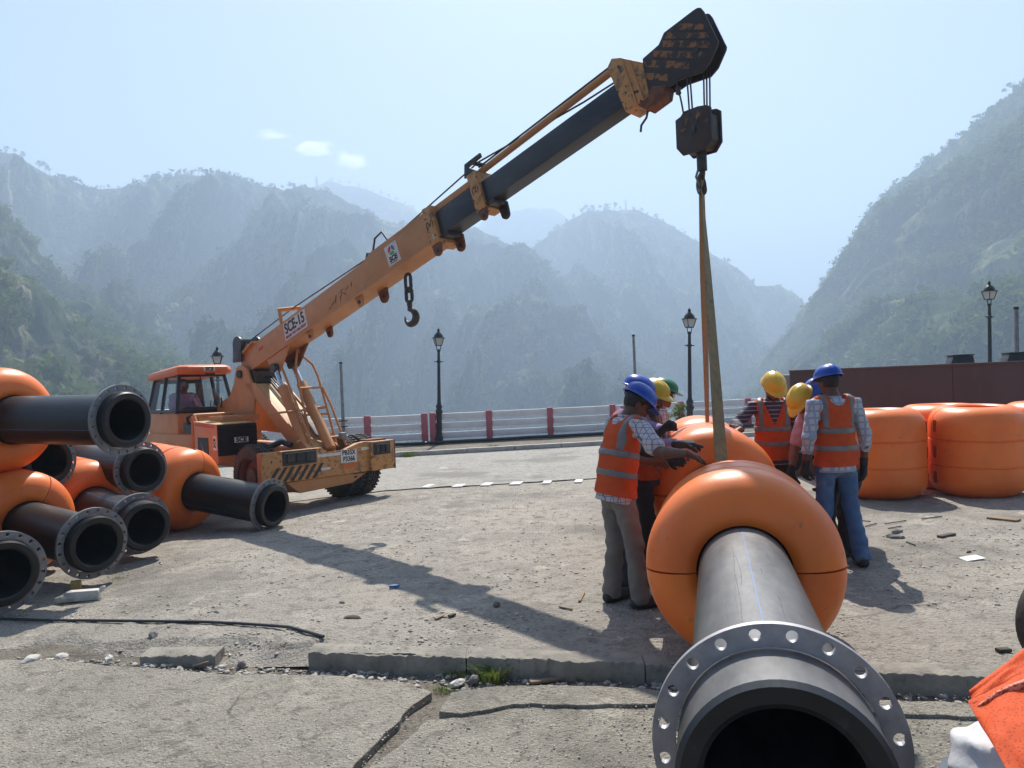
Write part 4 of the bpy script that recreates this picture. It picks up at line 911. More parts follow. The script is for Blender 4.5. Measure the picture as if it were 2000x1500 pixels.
# --- tubular ladder frame in front of the cylinders
def tubes(name, runs, r, material=OCHRE, parent=CR):
    for pts in runs: mb = MB(); mb.tube(pts, r, 8); mb.build(name, material, parent)
lad = sub('ladder_frame')
tubes('ladder_rail', [[(-0.36, -0.10, 0.86), (-0.55, -0.10, 1.45), (-0.74, -0.09, 2.0), (-0.80, -0.06, 2.2), (-0.86, 0.02, 2.46)], [(-0.26, 0.28, 0.86), (-0.48, 0.28, 1.45), (-0.70, 0.28, 1.98), (-0.78, 0.24, 2.18), (-0.86, 0.10, 2.33), (-0.88, 0.03, 2.46)], [(-0.18, -0.20, 0.86), (-0.55, -0.22, 1.5), (-0.92, -0.24, 2.14)], [(-0.12, 0.36, 0.86), (-0.42, 0.32, 1.5), (-0.60, 0.29, 1.80)]], 0.020, OCHRE, lad)
tubes('rung', [[(-0.67, -0.10, 1.80), (-0.625, 0.28, 1.80)], [(-0.56, -0.10, 1.48), (-0.50, 0.28, 1.48)], [(-0.52, -0.10, 1.37), (-0.455, 0.28, 1.37)], [(-0.42, -0.10, 1.04), (-0.33, 0.28, 1.04)], [(-0.62, -0.70, 1.42), (-0.55, -0.10, 1.45), (-0.51, 0.28, 1.47)], [(-0.3, -0.42, 0.98), (-0.38, -0.1, 1.0), (-0.2, 0.46, 1.0)]], 0.017, OCHRE, lad)
# --- cab
cab = sub('cab')
A0, A1, Bz0, Bz1 = -2.92, -4.05, -1.05, -0.02           # front, back; right, left side
DARKF = mat('cab_frame', (0.018, 0.022, 0.026), rough=0.4)
GLASS = bpy.data.materials.new('cab_glass'); GLASS.use_nodes = True
_n = GLASS.node_tree.nodes; _l = GLASS.node_tree.links; _g = _n.new('ShaderNodeBsdfGlossy'); _g.inputs['Roughness'].default_value = 0.02; _t = _n.new('ShaderNodeBsdfTransparent'); _t.inputs[0].default_value = (0.95, 0.97, 0.98, 1)
_m = _n.new('ShaderNodeMixShader'); _m.inputs[0].default_value = 0.05; _l.new(_t.outputs[0], _m.inputs[1]); _l.new(_g.outputs[0], _m.inputs[2]); _l.new(_m.outputs[0], _n['Material Output'].inputs['Surface'])
zb, zt = 1.50, 2.13; ins = 0.14                       # glass leans in towards the roof
def cabpt(fr, sd, z):    # fr 0 front..1 back, sd 0 right..1 left
    k = (z - zb) / (zt - zb) if z > zb else 0
    a = (A0 - 0.16 * k) * (1 - fr) + (A1 + 0.05 * k) * fr
    b = (Bz0 + ins * k) * (1 - sd) + (Bz1 - ins * 0.6 * k) * sd
    return Vector((a, b, z))
def pane(name, c4, parent, th=0.006):
    n = (c4[1] - c4[0]).cross(c4[3] - c4[0]).normalized() * th
    mb = MB(); mb.add(list(c4) + [p + n for p in c4], [(0, 1, 2, 3), (7, 6, 5, 4), (0, 4, 5, 1), (1, 5, 6, 2), (2, 6, 7, 3), (3, 7, 4, 0)]); return mb.build(name, GLASS, parent, smooth=False)
mb = MB()   # lower body: front, sides, back (open box of thick sheets)
mb.prism([(A0, Bz0), (A0, Bz1), (A1, Bz1), (A1, Bz0)], 0.95, 1.47, lambda a, b, z: Vector((a, b - 0.0, z)))
low = mb.build('cab_body', OCHRE, cab, bev=0.03)
for fr, sd in ((0, 0), (0, 1), (1, 0), (1, 1), (0.52, 0), (0.52, 1)):
    mb = MB(); mb.tube([cabpt(fr, sd, 1.45), cabpt(fr, sd, zt + 0.02)], 0.034, 6); mb.build('pillar', DARKF, cab)
for z in (1.49, 2.11):
    mb = MB(); mb.tube([cabpt(0, 0, z), cabpt(0, 1, z), cabpt(1, 1, z), cabpt(1, 0, z), cabpt(0, 0, z)], 0.032, 6); mb.build('window_frame', DARKF, cab)
pane('windscreen', [cabpt(0, 0, zb), cabpt(0, 1, zb), cabpt(0, 1, zt), cabpt(0, 0, zt)], cab)
pane('side_window', [cabpt(0.52, 0, zb), cabpt(0, 0, zb), cabpt(0, 0, zt), cabpt(0.52, 0, zt)], cab)
pane('side_window', [cabpt(1, 0, zb), cabpt(0.52, 0, zb), cabpt(0.52, 0, zt), cabpt(1, 0, zt)], cab)
pane('side_window', [cabpt(0, 1, zb), cabpt(1, 1, zb), cabpt(1, 1, zt), cabpt(0, 1, zt)], cab)
# back panel with two rounded window openings
bp_ = []
for sd0, sd1, z0, z1 in ((0.0, 0.12, zb, zt), (0.46, 0.58, zb, zt), (0.88, 1.0, zb, zt), (0.12, 0.46, 1.98, zt), (0.58, 0.88, 1.98, zt)):
    c4 = [cabpt(0.985, sd0, z0), cabpt(0.985, sd1, z0), cabpt(0.985, sd1, z1), cabpt(0.985, sd0, z1)]; n = Vector((-0.02, 0, 0))
    mb = MB(); mb.add(c4 + [p + n for p in c4], [(0, 1, 2, 3), (7, 6, 5, 4), (0, 4, 5, 1), (1, 5, 6, 2), (2, 6, 7, 3), (3, 7, 4, 0)]); mb.build('back_panel', DARKF, cab, smooth=False)
roof = MB(); rp = [(-2.98, -0.98), (-2.86, -0.86), (-2.86, -0.16), (-2.98, -0.04), (-4.1, -0.04), (-4.1, -0.98)]
rv = []
for z, k in ((2.125, 1.03), (2.19, 1.06), (2.25, 1.02), (2.285, 0.86)):
    cx, cy = -3.48, -0.51; rv.append([(cx + (a - cx) * k, cy + (b - cy) * k, z - 0.10 * max(0, -3.25 - a)) for a, b in rp])
nr = len(rp); vs = [Vector(p) for ring in rv for p in ring]; fs = []
for i in range(3):
    for j in range(nr): fs.append((i * nr + j, i * nr + (j + 1) % nr, (i + 1) * nr + (j + 1) % nr, (i + 1) * nr + j))
fs.append(tuple(range(nr - 1, -1, -1))); fs.append(tuple(range(3 * nr, 4 * nr)))
roof.add(vs, fs); ro = roof.build('cab_roof', CABORANGE, cab, bev=0.012)
mb = MB(); mb.box((-2.815, -0.50, 2.205), (0.012, 0.20, 0.075)); pl = mb.build('name_plate', STICKER, cab, smooth=False)
M3f = (Vector((0, 1, 0)), Vector((0, 0, 1)), Vector((1, 0, 0)))
text_mesh('lettering', 'SCE', 0.085, INK, cab, (-2.8065, -0.50, 2.203), M3f, bold=0.003, sx=1.05)
mb = MB(); mb.tube([cabpt(0, 0.45, 2.10) + Vector((0.03, 0, 0)), cabpt(0, 0.40, 1.9) + Vector((0.03, 0, 0)), cabpt(0, 0.30, 1.72) + Vector((0.03, 0, 0))], 0.008, 6); mb.build('wiper', INK, cab)
mb = MB(); mb.box((-2.86, -0.47, 2.115), (0.05, 0.16, 0.03)); mb.build('roof_visor', DARKF, cab)
mb = MB(); mb.box((-3.72, -0.60, 1.52), (0.08, 0.42, 0.5)); mb.box((-3.52, -0.60, 1.30), (0.42, 0.42, 0.1)); mb.build('seat', BLACKP, cab, bev=0.02)
mb = MB(); mb.box((-2.99, -0.55, 1.50), (0.16, 0.8, 0.10)); mb.build('dashboard', BLACKP, cab, bev=0.02)
tubes('control_lever', [[(-2.95, -0.32 - 0.06 * k, 1.5), (-2.90, -0.33 - 0.06 * k, 1.66)] for k in range(3)], 0.008, INK, cab)
mb = MB(); mb.lathe([(0, 0.0), (0, 0.055), (0.05, 0.07), (0.06, 0.07), (0.06, 0.0)], 14, 'x', origin=(-2.72, -0.13, 1.66)); mb.build('work_lamp', WHITE, cab)
tubes('lamp_guard', [[(-2.75, -0.42, 1.52), (-2.72, -0.42, 1.72), (-2.70, -0.30, 1.60), (-2.70, -0.22, 1.56)], [(-2.72, -0.36, 1.52), (-2.70, -0.36, 1.70)], [(-2.73, -0.30, 1.5), (-2.70, -0.12, 1.6)]], 0.011, BLACKP, cab)
# --- chassis, engine box, side frames
ch = sub('chassis')
crprism([(-0.30, 0.42), (-0.30, 0.86), (-4.6, 0.95), (-4.6, 0.55)], -0.34, 0.30).build('frame_rail', OCHRE, ch, bev=0.02)
crprism([(-2.2, 0.95), (-2.2, 1.10), (-4.4, 1.10), (-4.4, 0.70), (-3.2, 0.70)], -1.08, 0.10).build('rear_deck', OCHRE, ch, bev=0.02)
crprism([(-3.1, 0.45), (-3.1, 0.75), (-4.3, 0.80), (-4.3, 0.4)], -1.02, -0.4).build('battery_box', BLACKP, ch, bev=0.02)
crprism([(-2.35, 1.30), (-2.35, 1.40), (-1.55, 1.40), (-1.55, 1.30)], -0.95, -0.30).build('cross_beam', OCHRE, ch, bev=0.01)
eb = sub('engine_cover')
ea, eb0, eb1, ez0, ez1 = -1.22, -1.22, -0.56, 0.80, 1.27
crprism([(ea, ez0 - 0.12), (ea, ez1), (ea - 0.75, ez1 + 0.04), (ea - 0.75, ez0 - 0.12)], eb0, eb1).build('cover_shell', OCHRE, eb, bev=0.01)
crprism([(ea - 0.02, ez1 + 0.004), (ea + 0.02, ez1 + 0.02), (ea - 0.75, ez1 + 0.065), (ea - 0.75, ez1 + 0.044)], eb0 - 0.01, eb1 + 0.01).build('cover_lid', OCHRE_LIT, eb, bev=0.004)
GR_ = MB()
for k in range(19):
    z = ez0 + 0.012 + 0.0242 * k; GR_ = MB(); GR_.box((ea + 0.016, (eb0 + eb1) / 2, z), (0.02, eb1 - eb0 - 0.02, 0.014), Matrix.Rotation(0.5, 3, 'Y')); GR_.build('grille_slat', BLACKP, eb, smooth=False)
mb = MB(); mb.box((ea + 0.004, (eb0 + eb1) / 2, (ez0 + ez1) / 2), (0.012, eb1 - eb0, ez1 - ez0)); mb.build('grille_back', INK, eb, smooth=False)
mb = MB(); mb.box((ea + 0.03, -0.84, 1.03), (0.006, 0.235, 0.085)); gp = mb.build('name_plate', STICKER, eb, smooth=False)
text_mesh('lettering', 'SCE', 0.095, INK, eb, (ea + 0.0345, -0.84, 1.028), M3f, bold=0.004, sx=1.15)
mb = MB(); mb.box((-1.30, eb0 - 0.003, 1.0), (0.11, 0.006, 0.22)); mb.build('side_sticker', STICKER, eb, smooth=False)
text_mesh('lettering', 'SCE', 0.085, INK, eb, (-1.30, eb0 - 0.0075, 1.0), (Vector((0, 0, 1)), Vector((-1, 0, 0)), Vector((0, -1, 0))), bold=0.003)
mb = MB(); mb.box((-1.62, eb0 - 0.003, 1.262), (0.62, 0.006, 0.03), Matrix.Rotation(0.06, 3, 'Y')); mb.build('red_tape', REDP, eb, smooth=False)
mb = MB(); mb.box((-1.68, eb0 - 0.004, 0.93), (0.34, 0.008, 0.30)); mb.build('side_opening', INK, eb, smooth=False)
tubes('stay', [[(-2.05, -1.18, 1.42), (-1.62, -1.20, 0.80)], [(-2.07, -1.18, 1.42), (-2.10, -1.18, 0.70)], [(-2.06, -1.18, 1.42), (-2.06, -0.5, 1.42)]], 0.035, OCHRE, ch)
mb = MB(); mb.box((-2.45, -1.07, 1.22), (0.34, 0.03, 0.17)); mb.build('air_intake', INK, ch)
mb = MB(); mb.tube([(-2.42, -1.10, 1.28), (-2.38, -1.13, 1.40), (-2.25, -1.08, 1.44)], 0.025, 8); mb.build('air_hose', BLACKP, ch)
mb = MB(); mb.tube([(-0.72, -0.66, 0.90), (-0.60, -0.5, 0.98), (-0.45, -0.42, 0.92)], 0.05, 8); mb.build('hose_bundle', BLACKP, ch)
# --- wheels
def wheel(a, b, r, w, side):
    wh = sub('wheel')
    prof = [(-w / 2, r * 0.60), (-w / 2 - 0.015, r * 0.78), (-w / 2 + 0.01, r * 0.95), (-w / 2 + 0.04, r)]
    for k in range(4): x_ = -w / 2 + 0.06 + (w - 0.12) * k / 3; prof += [(x_ - 0.012, r), (x_ - 0.008, r - 0.018), (x_ + 0.008, r - 0.018), (x_ + 0.012, r)]
    prof += [(w / 2 - 0.04, r), (w / 2 - 0.01, r * 0.95), (w / 2 + 0.015, r * 0.78), (w / 2, r * 0.60)]
    mb = MB(); mb.lathe(prof, 44, 'y', origin=(a, b, r + 0.0)); ty = mb.build('tyre', RUBBER, wh)
    tr = MB()
    for k in range(44):
        an = 2 * math.pi * k / 44
        for sd in (-1, 1):
            M = Matrix.Rotation(-an, 3, 'Y'); c = Vector((0, sd * (w / 2 - 0.045), r + 0.004)); c = M @ c
            tr.box((a + c.x, b + c.y, r + c.z), (0.03, 0.06, 0.02), M)
    o = tr.build('tread_blocks', RUBBER, wh, smooth=False); o['kind'] = 'stuff'
    mb = MB(); y0 = b - side * 0 - w / 2 - 0.016
    mb.lathe([(b - w / 2 - 0.017, r * 0.62), (b - w / 2 - 0.024, r * 0.78), (b - w / 2 - 0.008, r * 0.93)], 44, 'y', origin=(a, 0, r)); mb.build('sidewall', RUBBER_SIDE, wh)
    mb = MB(); mb.lathe([(b - w / 2, r * 0.60), (b - w / 2 + 0.02, r * 0.55), (b - w / 2 + 0.09, r * 0.50), (b - w / 2 + 0.09, r * 0.30), (b - w / 2 + 0.03, r * 0.26), (b - w / 2 + 0.02, 0.0)], 36, 'y', origin=(a, 0, r)); mb.lathe([(b + w / 2, r * 0.60), (b + w / 2 - 0.09, r * 0.5), (b + w / 2 - 0.09, 0.0)], 36, 'y', origin=(a, 0, r)); mb.build('rim', mat('dusty_rim', (0.17, 0.075, 0.045), (0.12, 0.06, 0.04), 8, rough=0.7), wh)
wheel(-0.52, -0.97, 0.49, 0.27, -1)
for b in (0.55, 0.85): wheel(-0.52, b, 0.49, 0.27, 1)
for b in (-0.85, 0.72): wheel(-3.6, b, 0.49, 0.30, 1)
mb = MB(); mb.tube([(-0.52, -1.0, 0.49), (-0.52, 1.0, 0.49)], 0.09, 12); mb.build('axle', RUST, ch)
crprism([(-0.02, 0.42), (-0.25, 0.22), (-0.75, 0.20), (-0.95, 0.45)], -0.6, 0.36).build('axle_housing', OCHRE, ch, bev=0.03)
# --- front bumper with lamp boxes, stripes and plate
bu = sub('front_bumper')
def fr(b, z, a=0.0): return Vector((a, b, z))
mb = MB(); mb.prism([(-1.2, 0.42), (1.18, 0.42), (1.18, 0.88), (0.62, 0.90), (0.50, 0.885), (0.22, 0.80), (-0.06, 0.80), (-0.18, 0.875), (-1.2, 0.88)], -0.10, 0.0, lambda b, z, w: fr(b, z, w)); bum = mb.build('bumper_beam', OCHRE_WORN, bu, bev=0.01)
mb = MB(); mb.box((-0.02, 0.96, 0.655), (0.16, 0.5, 0.47)); mb.build('end_block', OCHRE_WORN, bu, bev=0.01)
mb = MB(); mb.box((-0.02, 1.195, 0.655), (0.17, 0.02, 0.48)); mb.build('end_plate', RUST, bu, bev=0.004)
mb = MB(); mb.prism([(-0.80, 0.41), (0.72, 0.41), (0.40, 0.26), (-0.55, 0.22)], -0.6, -0.04, lambda b, z, w: fr(b, z, w)); mb.build('belly_plate', OCHRE, bu, bev=0.02)
for b0, b1, z0, z1, a in ((-0.86, -0.28, 0.66, 0.87, 0.004), (0.76, 1.10, 0.67, 0.87, 0.064)):
    lb = MB(); lb.box(fr((b0 + b1) / 2, (z0 + z1) / 2, a), (0.012, b1 - b0, z1 - z0)); bx = lb.build('lamp_box', BLACKP, bu, bev=0.003)
    for k in range(3):
        q = MB(); bb = b0 + (b1 - b0) * (0.22 + 0.28 * k); q.box(fr(bb, (z0 + z1) / 2, a + 0.012), (0.02, (b1 - b0) * 0.2, (z1 - z0) * 0.62)); q.build('lamp', GREASE if k != 1 else DARKF, bx, bev=0.004)
    for zz in (z0 + 0.03, z1 - 0.03):
        q = MB(); q.tube([fr(b0 + 0.02, zz, a + 0.03), fr(b1 - 0.02, zz, a + 0.03)], 0.006, 5); q.build('guard_bar', GREASE, bx)
for k in range(7):
    b = -1.12 + 0.125 * k; mb = MB(); mb.prism([(b, 0.43), (b + 0.06, 0.43), (b + 0.22, 0.64), (b + 0.16, 0.64)], 0.0, 0.004, lambda p, q, w: fr(p, q, w + 0.0005)); mb.build('warning_stripe', BLACKP, bu, smooth=False)
mb = MB(); mb.box((-0.05, -1.205, 0.65), (0.1, 0.012, 0.44)); mb.build('end_reflector', CABORANGE, bu, smooth=False)
for b0, b1, za in ((-0.26, 0.16, 0.752), (0.56, 0.74, 0.79)):
    mb = MB(); mb.box(fr((b0 + b1) / 2, za, 0.002), (0.005, b1 - b0, 0.045)); mb.build('white_tape', STICKER, bu, smooth=False)
mb = MB(); mb.box(fr(0.31, 0.70, 0.006), (0.012, 0.30, 0.205)); npl = mb.build('number_plate', WHITE, bu, bev=0.003)
text_mesh('lettering', 'PB35X', 0.105, INK, npl, (0.0125, 0.31, 0.755), M3f, bold=0.003, sx=0.86); text_mesh('lettering', 'P3366', 0.105, INK, npl, (0.0125, 0.31, 0.655), M3f, bold=0.003, sx=0.86)
mb = MB(); mb.box(fr(0.33, 0.545, 0.002), (0.006, 0.26, 0.085)); mb.build('orange_reflector', CABORANGE, bu, smooth=False)
mb = MB(); mb.box(fr(-0.12, 0.545, 0.002), (0.005, 0.16, 0.04)); mb.build('white_label', STICKER, bu, smooth=False)
mb = MB(); mb.box((-0.12, 0.30, 1.02), (0.09, 0.1, 0.10)); mb.build('flood_lamp', GALV_OLD, bu, bev=0.01)
mb = MB(); mb.tube([(-0.12, 0.33, 0.97), (-0.1, 0.42, 0.88)], 0.008, 6); mb.build('lamp_arm', GALV_OLD, bu)
mb = MB(); mb.box((-0.16, 0.92, 0.905), (0.2, 0.4, 0.03)); mb.build('step_tread', RUST, bu, bev=0.004)

# ================================================================== HOOK BLOCK AND HOOKS
hb_c = at(1365, 258, 7.5)
HB = empty('hook_block', (hb_c.x, hb_c.y, hb_c.z), math.atan2(-0.667, 0.745) - 0.10); tag(HB, 'rusty crane hook block with faded stripes hanging under the boom head', 'hook block')
HBM = mat('hook_block_paint', (0.06, 0.038, 0.03), (0.035, 0.028, 0.026), 7, rough=0.65, c3=(0.16, 0.07, 0.035), scale3=9, lo3=0.6, hi3=0.7)
pol = [(-0.13, -0.215), (0.13, -0.215), (0.20, -0.13), (0.20, 0.17), (0.16, 0.20), (0.06, 0.215), (-0.10, 0.21), (-0.14, 0.17), (-0.20, 0.15), (-0.20, -0.13)]
for b in (-0.10, 0.07):
    mb = MB(); mb.prism(pol, b, b + 0.03, lambda p, q, w: Vector((p, w, q))); o = mb.build('cheek_plate', HBM, HB, bev=0.008)
    if b < 0:
        for x0 in (-0.14, -0.02):
            s = MB(); s.prism([(x0, 0.02), (x0 + 0.05, 0.02), (x0 + 0.13, 0.17), (x0 + 0.08, 0.17)], b - 0.003, b + 0.002, lambda p, q, w: Vector((p, w, q))); s.build('warning_stripe', STR, o, smooth=False)
mb = MB(); mb.prism([(-0.10, -0.20), (0.11, -0.20), (0.18, -0.12), (0.18, 0.12), (-0.18, 0.12), (-0.18, -0.12)], -0.068, 0.068, lambda p, q, w: Vector((p, w, q))); mb.build('sheave_housing', GREASE, HB, bev=0.006)
mb = MB(); mb.tube([(0, -0.115, 0.0), (0, 0.115, 0.0)], 0.035, 12); mb.build('centre_pin', GREASE, HB)
mb = MB(); mb.tube([(0.02, 0, -0.2), (0.02, 0, -0.38)], 0.05, 12); mb.build('hook_shank', GREASE, HB)
def hook_mesh(name, parent, scale, origin, rot=0.0, material=GREASE):
    pts = []; rr = []
    for k in range(15):
        t = k / 14; a = math.radians(95 - 285 * t); pts.append(Vector((0.085 * math.cos(a) * scale, 0, 0.085 * math.sin(a) * scale)) + Vector(origin)); rr.append(scale * (0.028 + 0.018 * math.sin(math.pi * min(1, t * 1.25)) - 0.026 * max(0, t - 0.75) * 4 * 0.9))
    pts.insert(0, Vector(origin) + Vector((0, 0, 0.16 * scale))); rr.insert(0, 0.03 * scale)
    if rot: R3 = Matrix.Rotation(rot, 3, 'Z'); pts = [Vector(origin) + R3 @ (p - Vector(origin)) for p in pts]
    mb = MB(); mb.tube(pts, rr, 10); return mb.build(name, material, parent)
hook_mesh('hook', HB, 1.0, (0.02, 0, -0.50), 2.4)
mb = MB(); mb.tube([(0.0, -0.03, -0.36), (-0.02, -0.05, -0.44), (0.0, -0.02, -0.52)], 0.012, 6); mb.build('safety_latch', GALV_OLD, HB)
# falls of rope between the head and the block (world space, parts of the crane would bend with it: kept with the block)
inv = (Matrix.Translation(hb_c) @ Matrix.Rotation(HB.rotation_euler.z, 4, 'Z')).inverted()
for (x0, y0), (x1, y1) in (((1341, 140), (1347, 218)), ((1347, 140), (1353, 216)), ((1374, 130), (1376, 222)), ((1380, 130), (1381, 224)), ((1386, 130), (1387, 225))):
    mb = MB(); mb.tube([inv @ at(x0, y0, 7.5), inv @ at(x1, y1 + 8, 7.5)], 0.0085, 6); mb.build('wire_rope', GREASE, HB)
mb = MB(); mb.tube([inv @ at(1321, 158, 7.55), inv @ at(1326, 178, 7.52), inv @ at(1331, 200, 7.5), inv @ at(1335, 222, 7.5)], 0.009, 6); mb.build('tied_rope', GREASE, HB)
mb = MB(); mb.lathe([(-0.05, 0.0), (-0.03, 0.03), (0.0, 0.022), (0.03, 0.03), (0.05, 0.0)], 8, 'z', origin=inv @ at(1325, 177, 7.52)); mb.build('rope_knot', GREASE, HB)
# chain hook below the boom
ch_t = at(797, 548, 10.5); CHK = empty('chain_hook', ch_t, math.atan2(-0.667, 0.745)); tag(CHK, 'black chain hook dangling under the middle of the ochre boom', 'hook')
def chain_link(c, rz, l=0.20, w=0.075, r=0.020):
    pts = []
    for k in range(17):
        a = 2 * math.pi * k / 16; x_, z_ = w * 0.5 * math.cos(a), w * 0.5 * math.sin(a) + (l / 2 - w / 2) * (1 if math.sin(a) > 0 else -1)
        pts.append(Vector(c) + Matrix.Rotation(rz, 3, 'Z') @ Vector((x_, 0, z_)))
    mb = MB(); mb.tube(pts, r, 8, caps=False); return mb.build('chain_link', GREASE, CHK)
chain_link((0, 0, -0.03), 0.0, 0.24, 0.11, 0.024); chain_link((0.01, 0, -0.20), 0.2, 0.19, 0.10, 0.024)
mb = MB(); mb.lathe([(-0.36, 0.02), (-0.34, 0.036), (-0.27, 0.04), (-0.26, 0.0)], 10, 'z', origin=(0.01, 0, 0)); mb.build('swivel', GREASE, CHK)
hook_mesh('hook', CHK, 1.15, (0.02, 0, -0.50), 0.15)

# ================================================================== PEOPLE
class Field:
    """a distance field on a grid; shapes are blended in, cut, then meshed as one continuous skin"""
    def __init__(s, lo, hi, res):
        s.res = res; s.lo = np.array(lo, np.float32)
        n = np.ceil((np.array(hi) - np.array(lo)) / res).astype(int) + 1
        s.ax = [s.lo[i] + res * np.arange(n[i], dtype=np.float32) for i in range(3)]; s.g = np.full(n, 1.0, np.float32)
    def _sl(s, lo, hi):
        r = []
        for i in range(3):
            a = int(max(0, math.floor((lo[i] - s.lo[i]) / s.res))); b = int(min(len(s.ax[i]), math.ceil((hi[i] - s.lo[i]) / s.res) + 1))
            if b <= a: return None
            r.append(slice(a, b))
        return tuple(r)
    def _blend(s, sl, d, k):
        g = s.g[sl]
        if k > 0:
            h = np.clip(0.5 + 0.5 * (g - d) / k, 0, 1); s.g[sl] = g * (1 - h) + d * h - k * h * (1 - h)
        else: s.g[sl] = np.minimum(g, d)
    def cone(s, a, b, ra, rb, k=0.02, squash=None):
        a = np.array(a, np.float32); b = np.array(b, np.float32); m = max(ra, rb) + k + 3 * s.res
        sl = s._sl(np.minimum(a, b) - m, np.maximum(a, b) + m)
        if sl is None: return s
        P = [s.ax[0][sl[0]][:, None, None] - a[0], s.ax[1][sl[1]][None, :, None] - a[1], s.ax[2][sl[2]][None, None, :] - a[2]]
        ba = b - a; L2 = float(ba @ ba) + 1e-9
        t = np.clip((P[0] * ba[0] + P[1] * ba[1] + P[2] * ba[2]) / L2, 0, 1)
        q = [P[i] - t * ba[i] for i in range(3)]
        if squash is not None:
            n, f = squash; dn = q[0] * n[0] + q[1] * n[1] + q[2] * n[2]
            d = np.sqrt(q[0] ** 2 + q[1] ** 2 + q[2] ** 2 + dn ** 2 * (f * f - 1)) - (ra + (rb - ra) * t)
            d = d / (1 + (f - 1) * 0.4)
        else: d = np.sqrt(q[0] ** 2 + q[1] ** 2 + q[2] ** 2) - (ra + (rb - ra) * t)
        s._blend(sl, d, k); return s
    def ell(s, c, r, B=None, k=0.015):
        """ellipsoid with half sizes r along the columns of B"""
        c = np.array(c, np.float32); m = max(r) + k + 3 * s.res; sl = s._sl(c - m, c + m)
        if sl is None: return s
        P = [s.ax[0][sl[0]][:, None, None] - c[0], s.ax[1][sl[1]][None, :, None] - c[1], s.ax[2][sl[2]][None, None, :] - c[2]]
        if B is None: B = np.eye(3)
        q = [(P[0] * B[0][i] + P[1] * B[1][i] + P[2] * B[2][i]) / r[i] for i in range(3)]
        l = np.sqrt(q[0] ** 2 + q[1] ** 2 + q[2] ** 2); d = (l - 1) * min(r)
        s._blend(sl, d, k); return s
    def coords(s): return s.ax[0][:, None, None], s.ax[1][None, :, None], s.ax[2][None, None, :]
    def half(s, p, n):
        """keep the side towards -n of the plane through p"""
        X, Y, Z = s.coords(); s.g = np.maximum(s.g, (X - p[0]) * n[0] + (Y - p[1]) * n[1] + (Z - p[2]) * n[2]).astype(np.float32); return s
    def wrinkle(s, amp, f=1.0, ph=0.0):
        X, Y, Z = s.coords()
        w = np.sin(23 * f * Z + 9 * np.sin(7 * X + ph) + 6 * np.sin(8 * Y + 2 * ph)) * np.sin(11 * f * (X + Y) + 5 * np.sin(9 * Z + ph)) + 0.5 * np.sin(61 * f * Z + 8 * X + 17 * Y + ph)
        s.g = s.g + (amp * w).astype(np.float32); return s
    def mesh(s, name):
        g = s.g; n = g.shape; I = g < 0
        c = np.zeros(tuple(k - 1 for k in n), np.int8)
        for dx in (0, 1):
            for dy in (0, 1):
                for dz in (0, 1): c += I[dx:n[0] - 1 + dx, dy:n[1] - 1 + dy, dz:n[2] - 1 + dz]
        act = np.argwhere((c > 0) & (c < 8))
        idx = np.full(c.shape, -1, np.int32); idx[tuple(act.T)] = np.arange(len(act))
        pos = np.zeros((len(act), 3)); cnt = np.zeros(len(act))
        for ax in range(3):
            o = [i for i in range(3) if i != ax]
            for u in (0, 1):
                for v in (0, 1):
                    a = act.copy(); a[:, o[0]] += u; a[:, o[1]] += v; b = a.copy(); b[:, ax] += 1
                    ga = g[tuple(a.T)]; gb_ = g[tuple(b.T)]; mk = (ga < 0) != (gb_ < 0)
                    t = np.where(mk, ga / np.where(mk, ga - gb_, 1), 0)
                    p = a.astype(float); p[:, ax] += t; pos[mk] += p[mk]; cnt[mk] += 1
        V = pos / cnt[:, None] * s.res + s.lo
        F = []
        for ax in range(3):
            o = [i for i in range(3) if i != ax]
            sa = [slice(None)] * 3; sb = [slice(None)] * 3; sa[ax] = slice(0, n[ax] - 1); sb[ax] = slice(1, n[ax])
            A_, B_ = I[tuple(sa)], I[tuple(sb)]; e = np.argwhere(A_ != B_)
            ok = (e[:, o[0]] > 0) & (e[:, o[1]] > 0) & (e[:, o[0]] < n[o[0]] - 1) & (e[:, o[1]] < n[o[1]] - 1); e = e[ok]
            q = []
            for u, v in ((0, 0), (1, 0), (1, 1), (0, 1)):
                k = e.copy(); k[:, o[0]] -= u; k[:, o[1]] -= v; q.append(idx[tuple(k.T)])
            q = np.stack(q, 1); fl = A_[tuple(e.T)] if len(e) else np.zeros(0, bool)
            if ax == 1: fl = ~fl
            q[~fl] = q[~fl][:, ::-1]; F.append(q)
        F = np.concatenate(F); F = F[(F >= 0).all(1)]
        return np_mesh(name, V, F[:, ::-1], True)

SKIN = mat('brown_skin', (0.125, 0.052, 0.03), (0.10, 0.042, 0.025), 9, rough=0.55)
SKIN_L = mat('light_brown_skin', (0.22, 0.10, 0.06), (0.18, 0.08, 0.048), 9, rough=0.55)
HAIR = mat('black_hair', (0.008, 0.007, 0.007), (0.02, 0.018, 0.016), 40, rough=0.6)
VEST = mat('hi_vis_orange', (0.95, 0.16, 0.035), (0.86, 0.13, 0.03), 6, rough=0.75, bump=0.002, bscale=60, transl=0.5, c3=(0.62, 0.12, 0.045), scale3=4, lo3=0.62, hi3=0.85)
BAND = mat('reflective_grey', (0.19, 0.18, 0.18), (0.14, 0.135, 0.138), 12, rough=0.42)
GLOVE = mat('black_glove', (0.02, 0.02, 0.022), (0.035, 0.035, 0.036), 20, rough=0.85)
SHOE = mat('black_shoe', (0.015, 0.015, 0.016), (0.04, 0.037, 0.034), 12, rough=0.6)
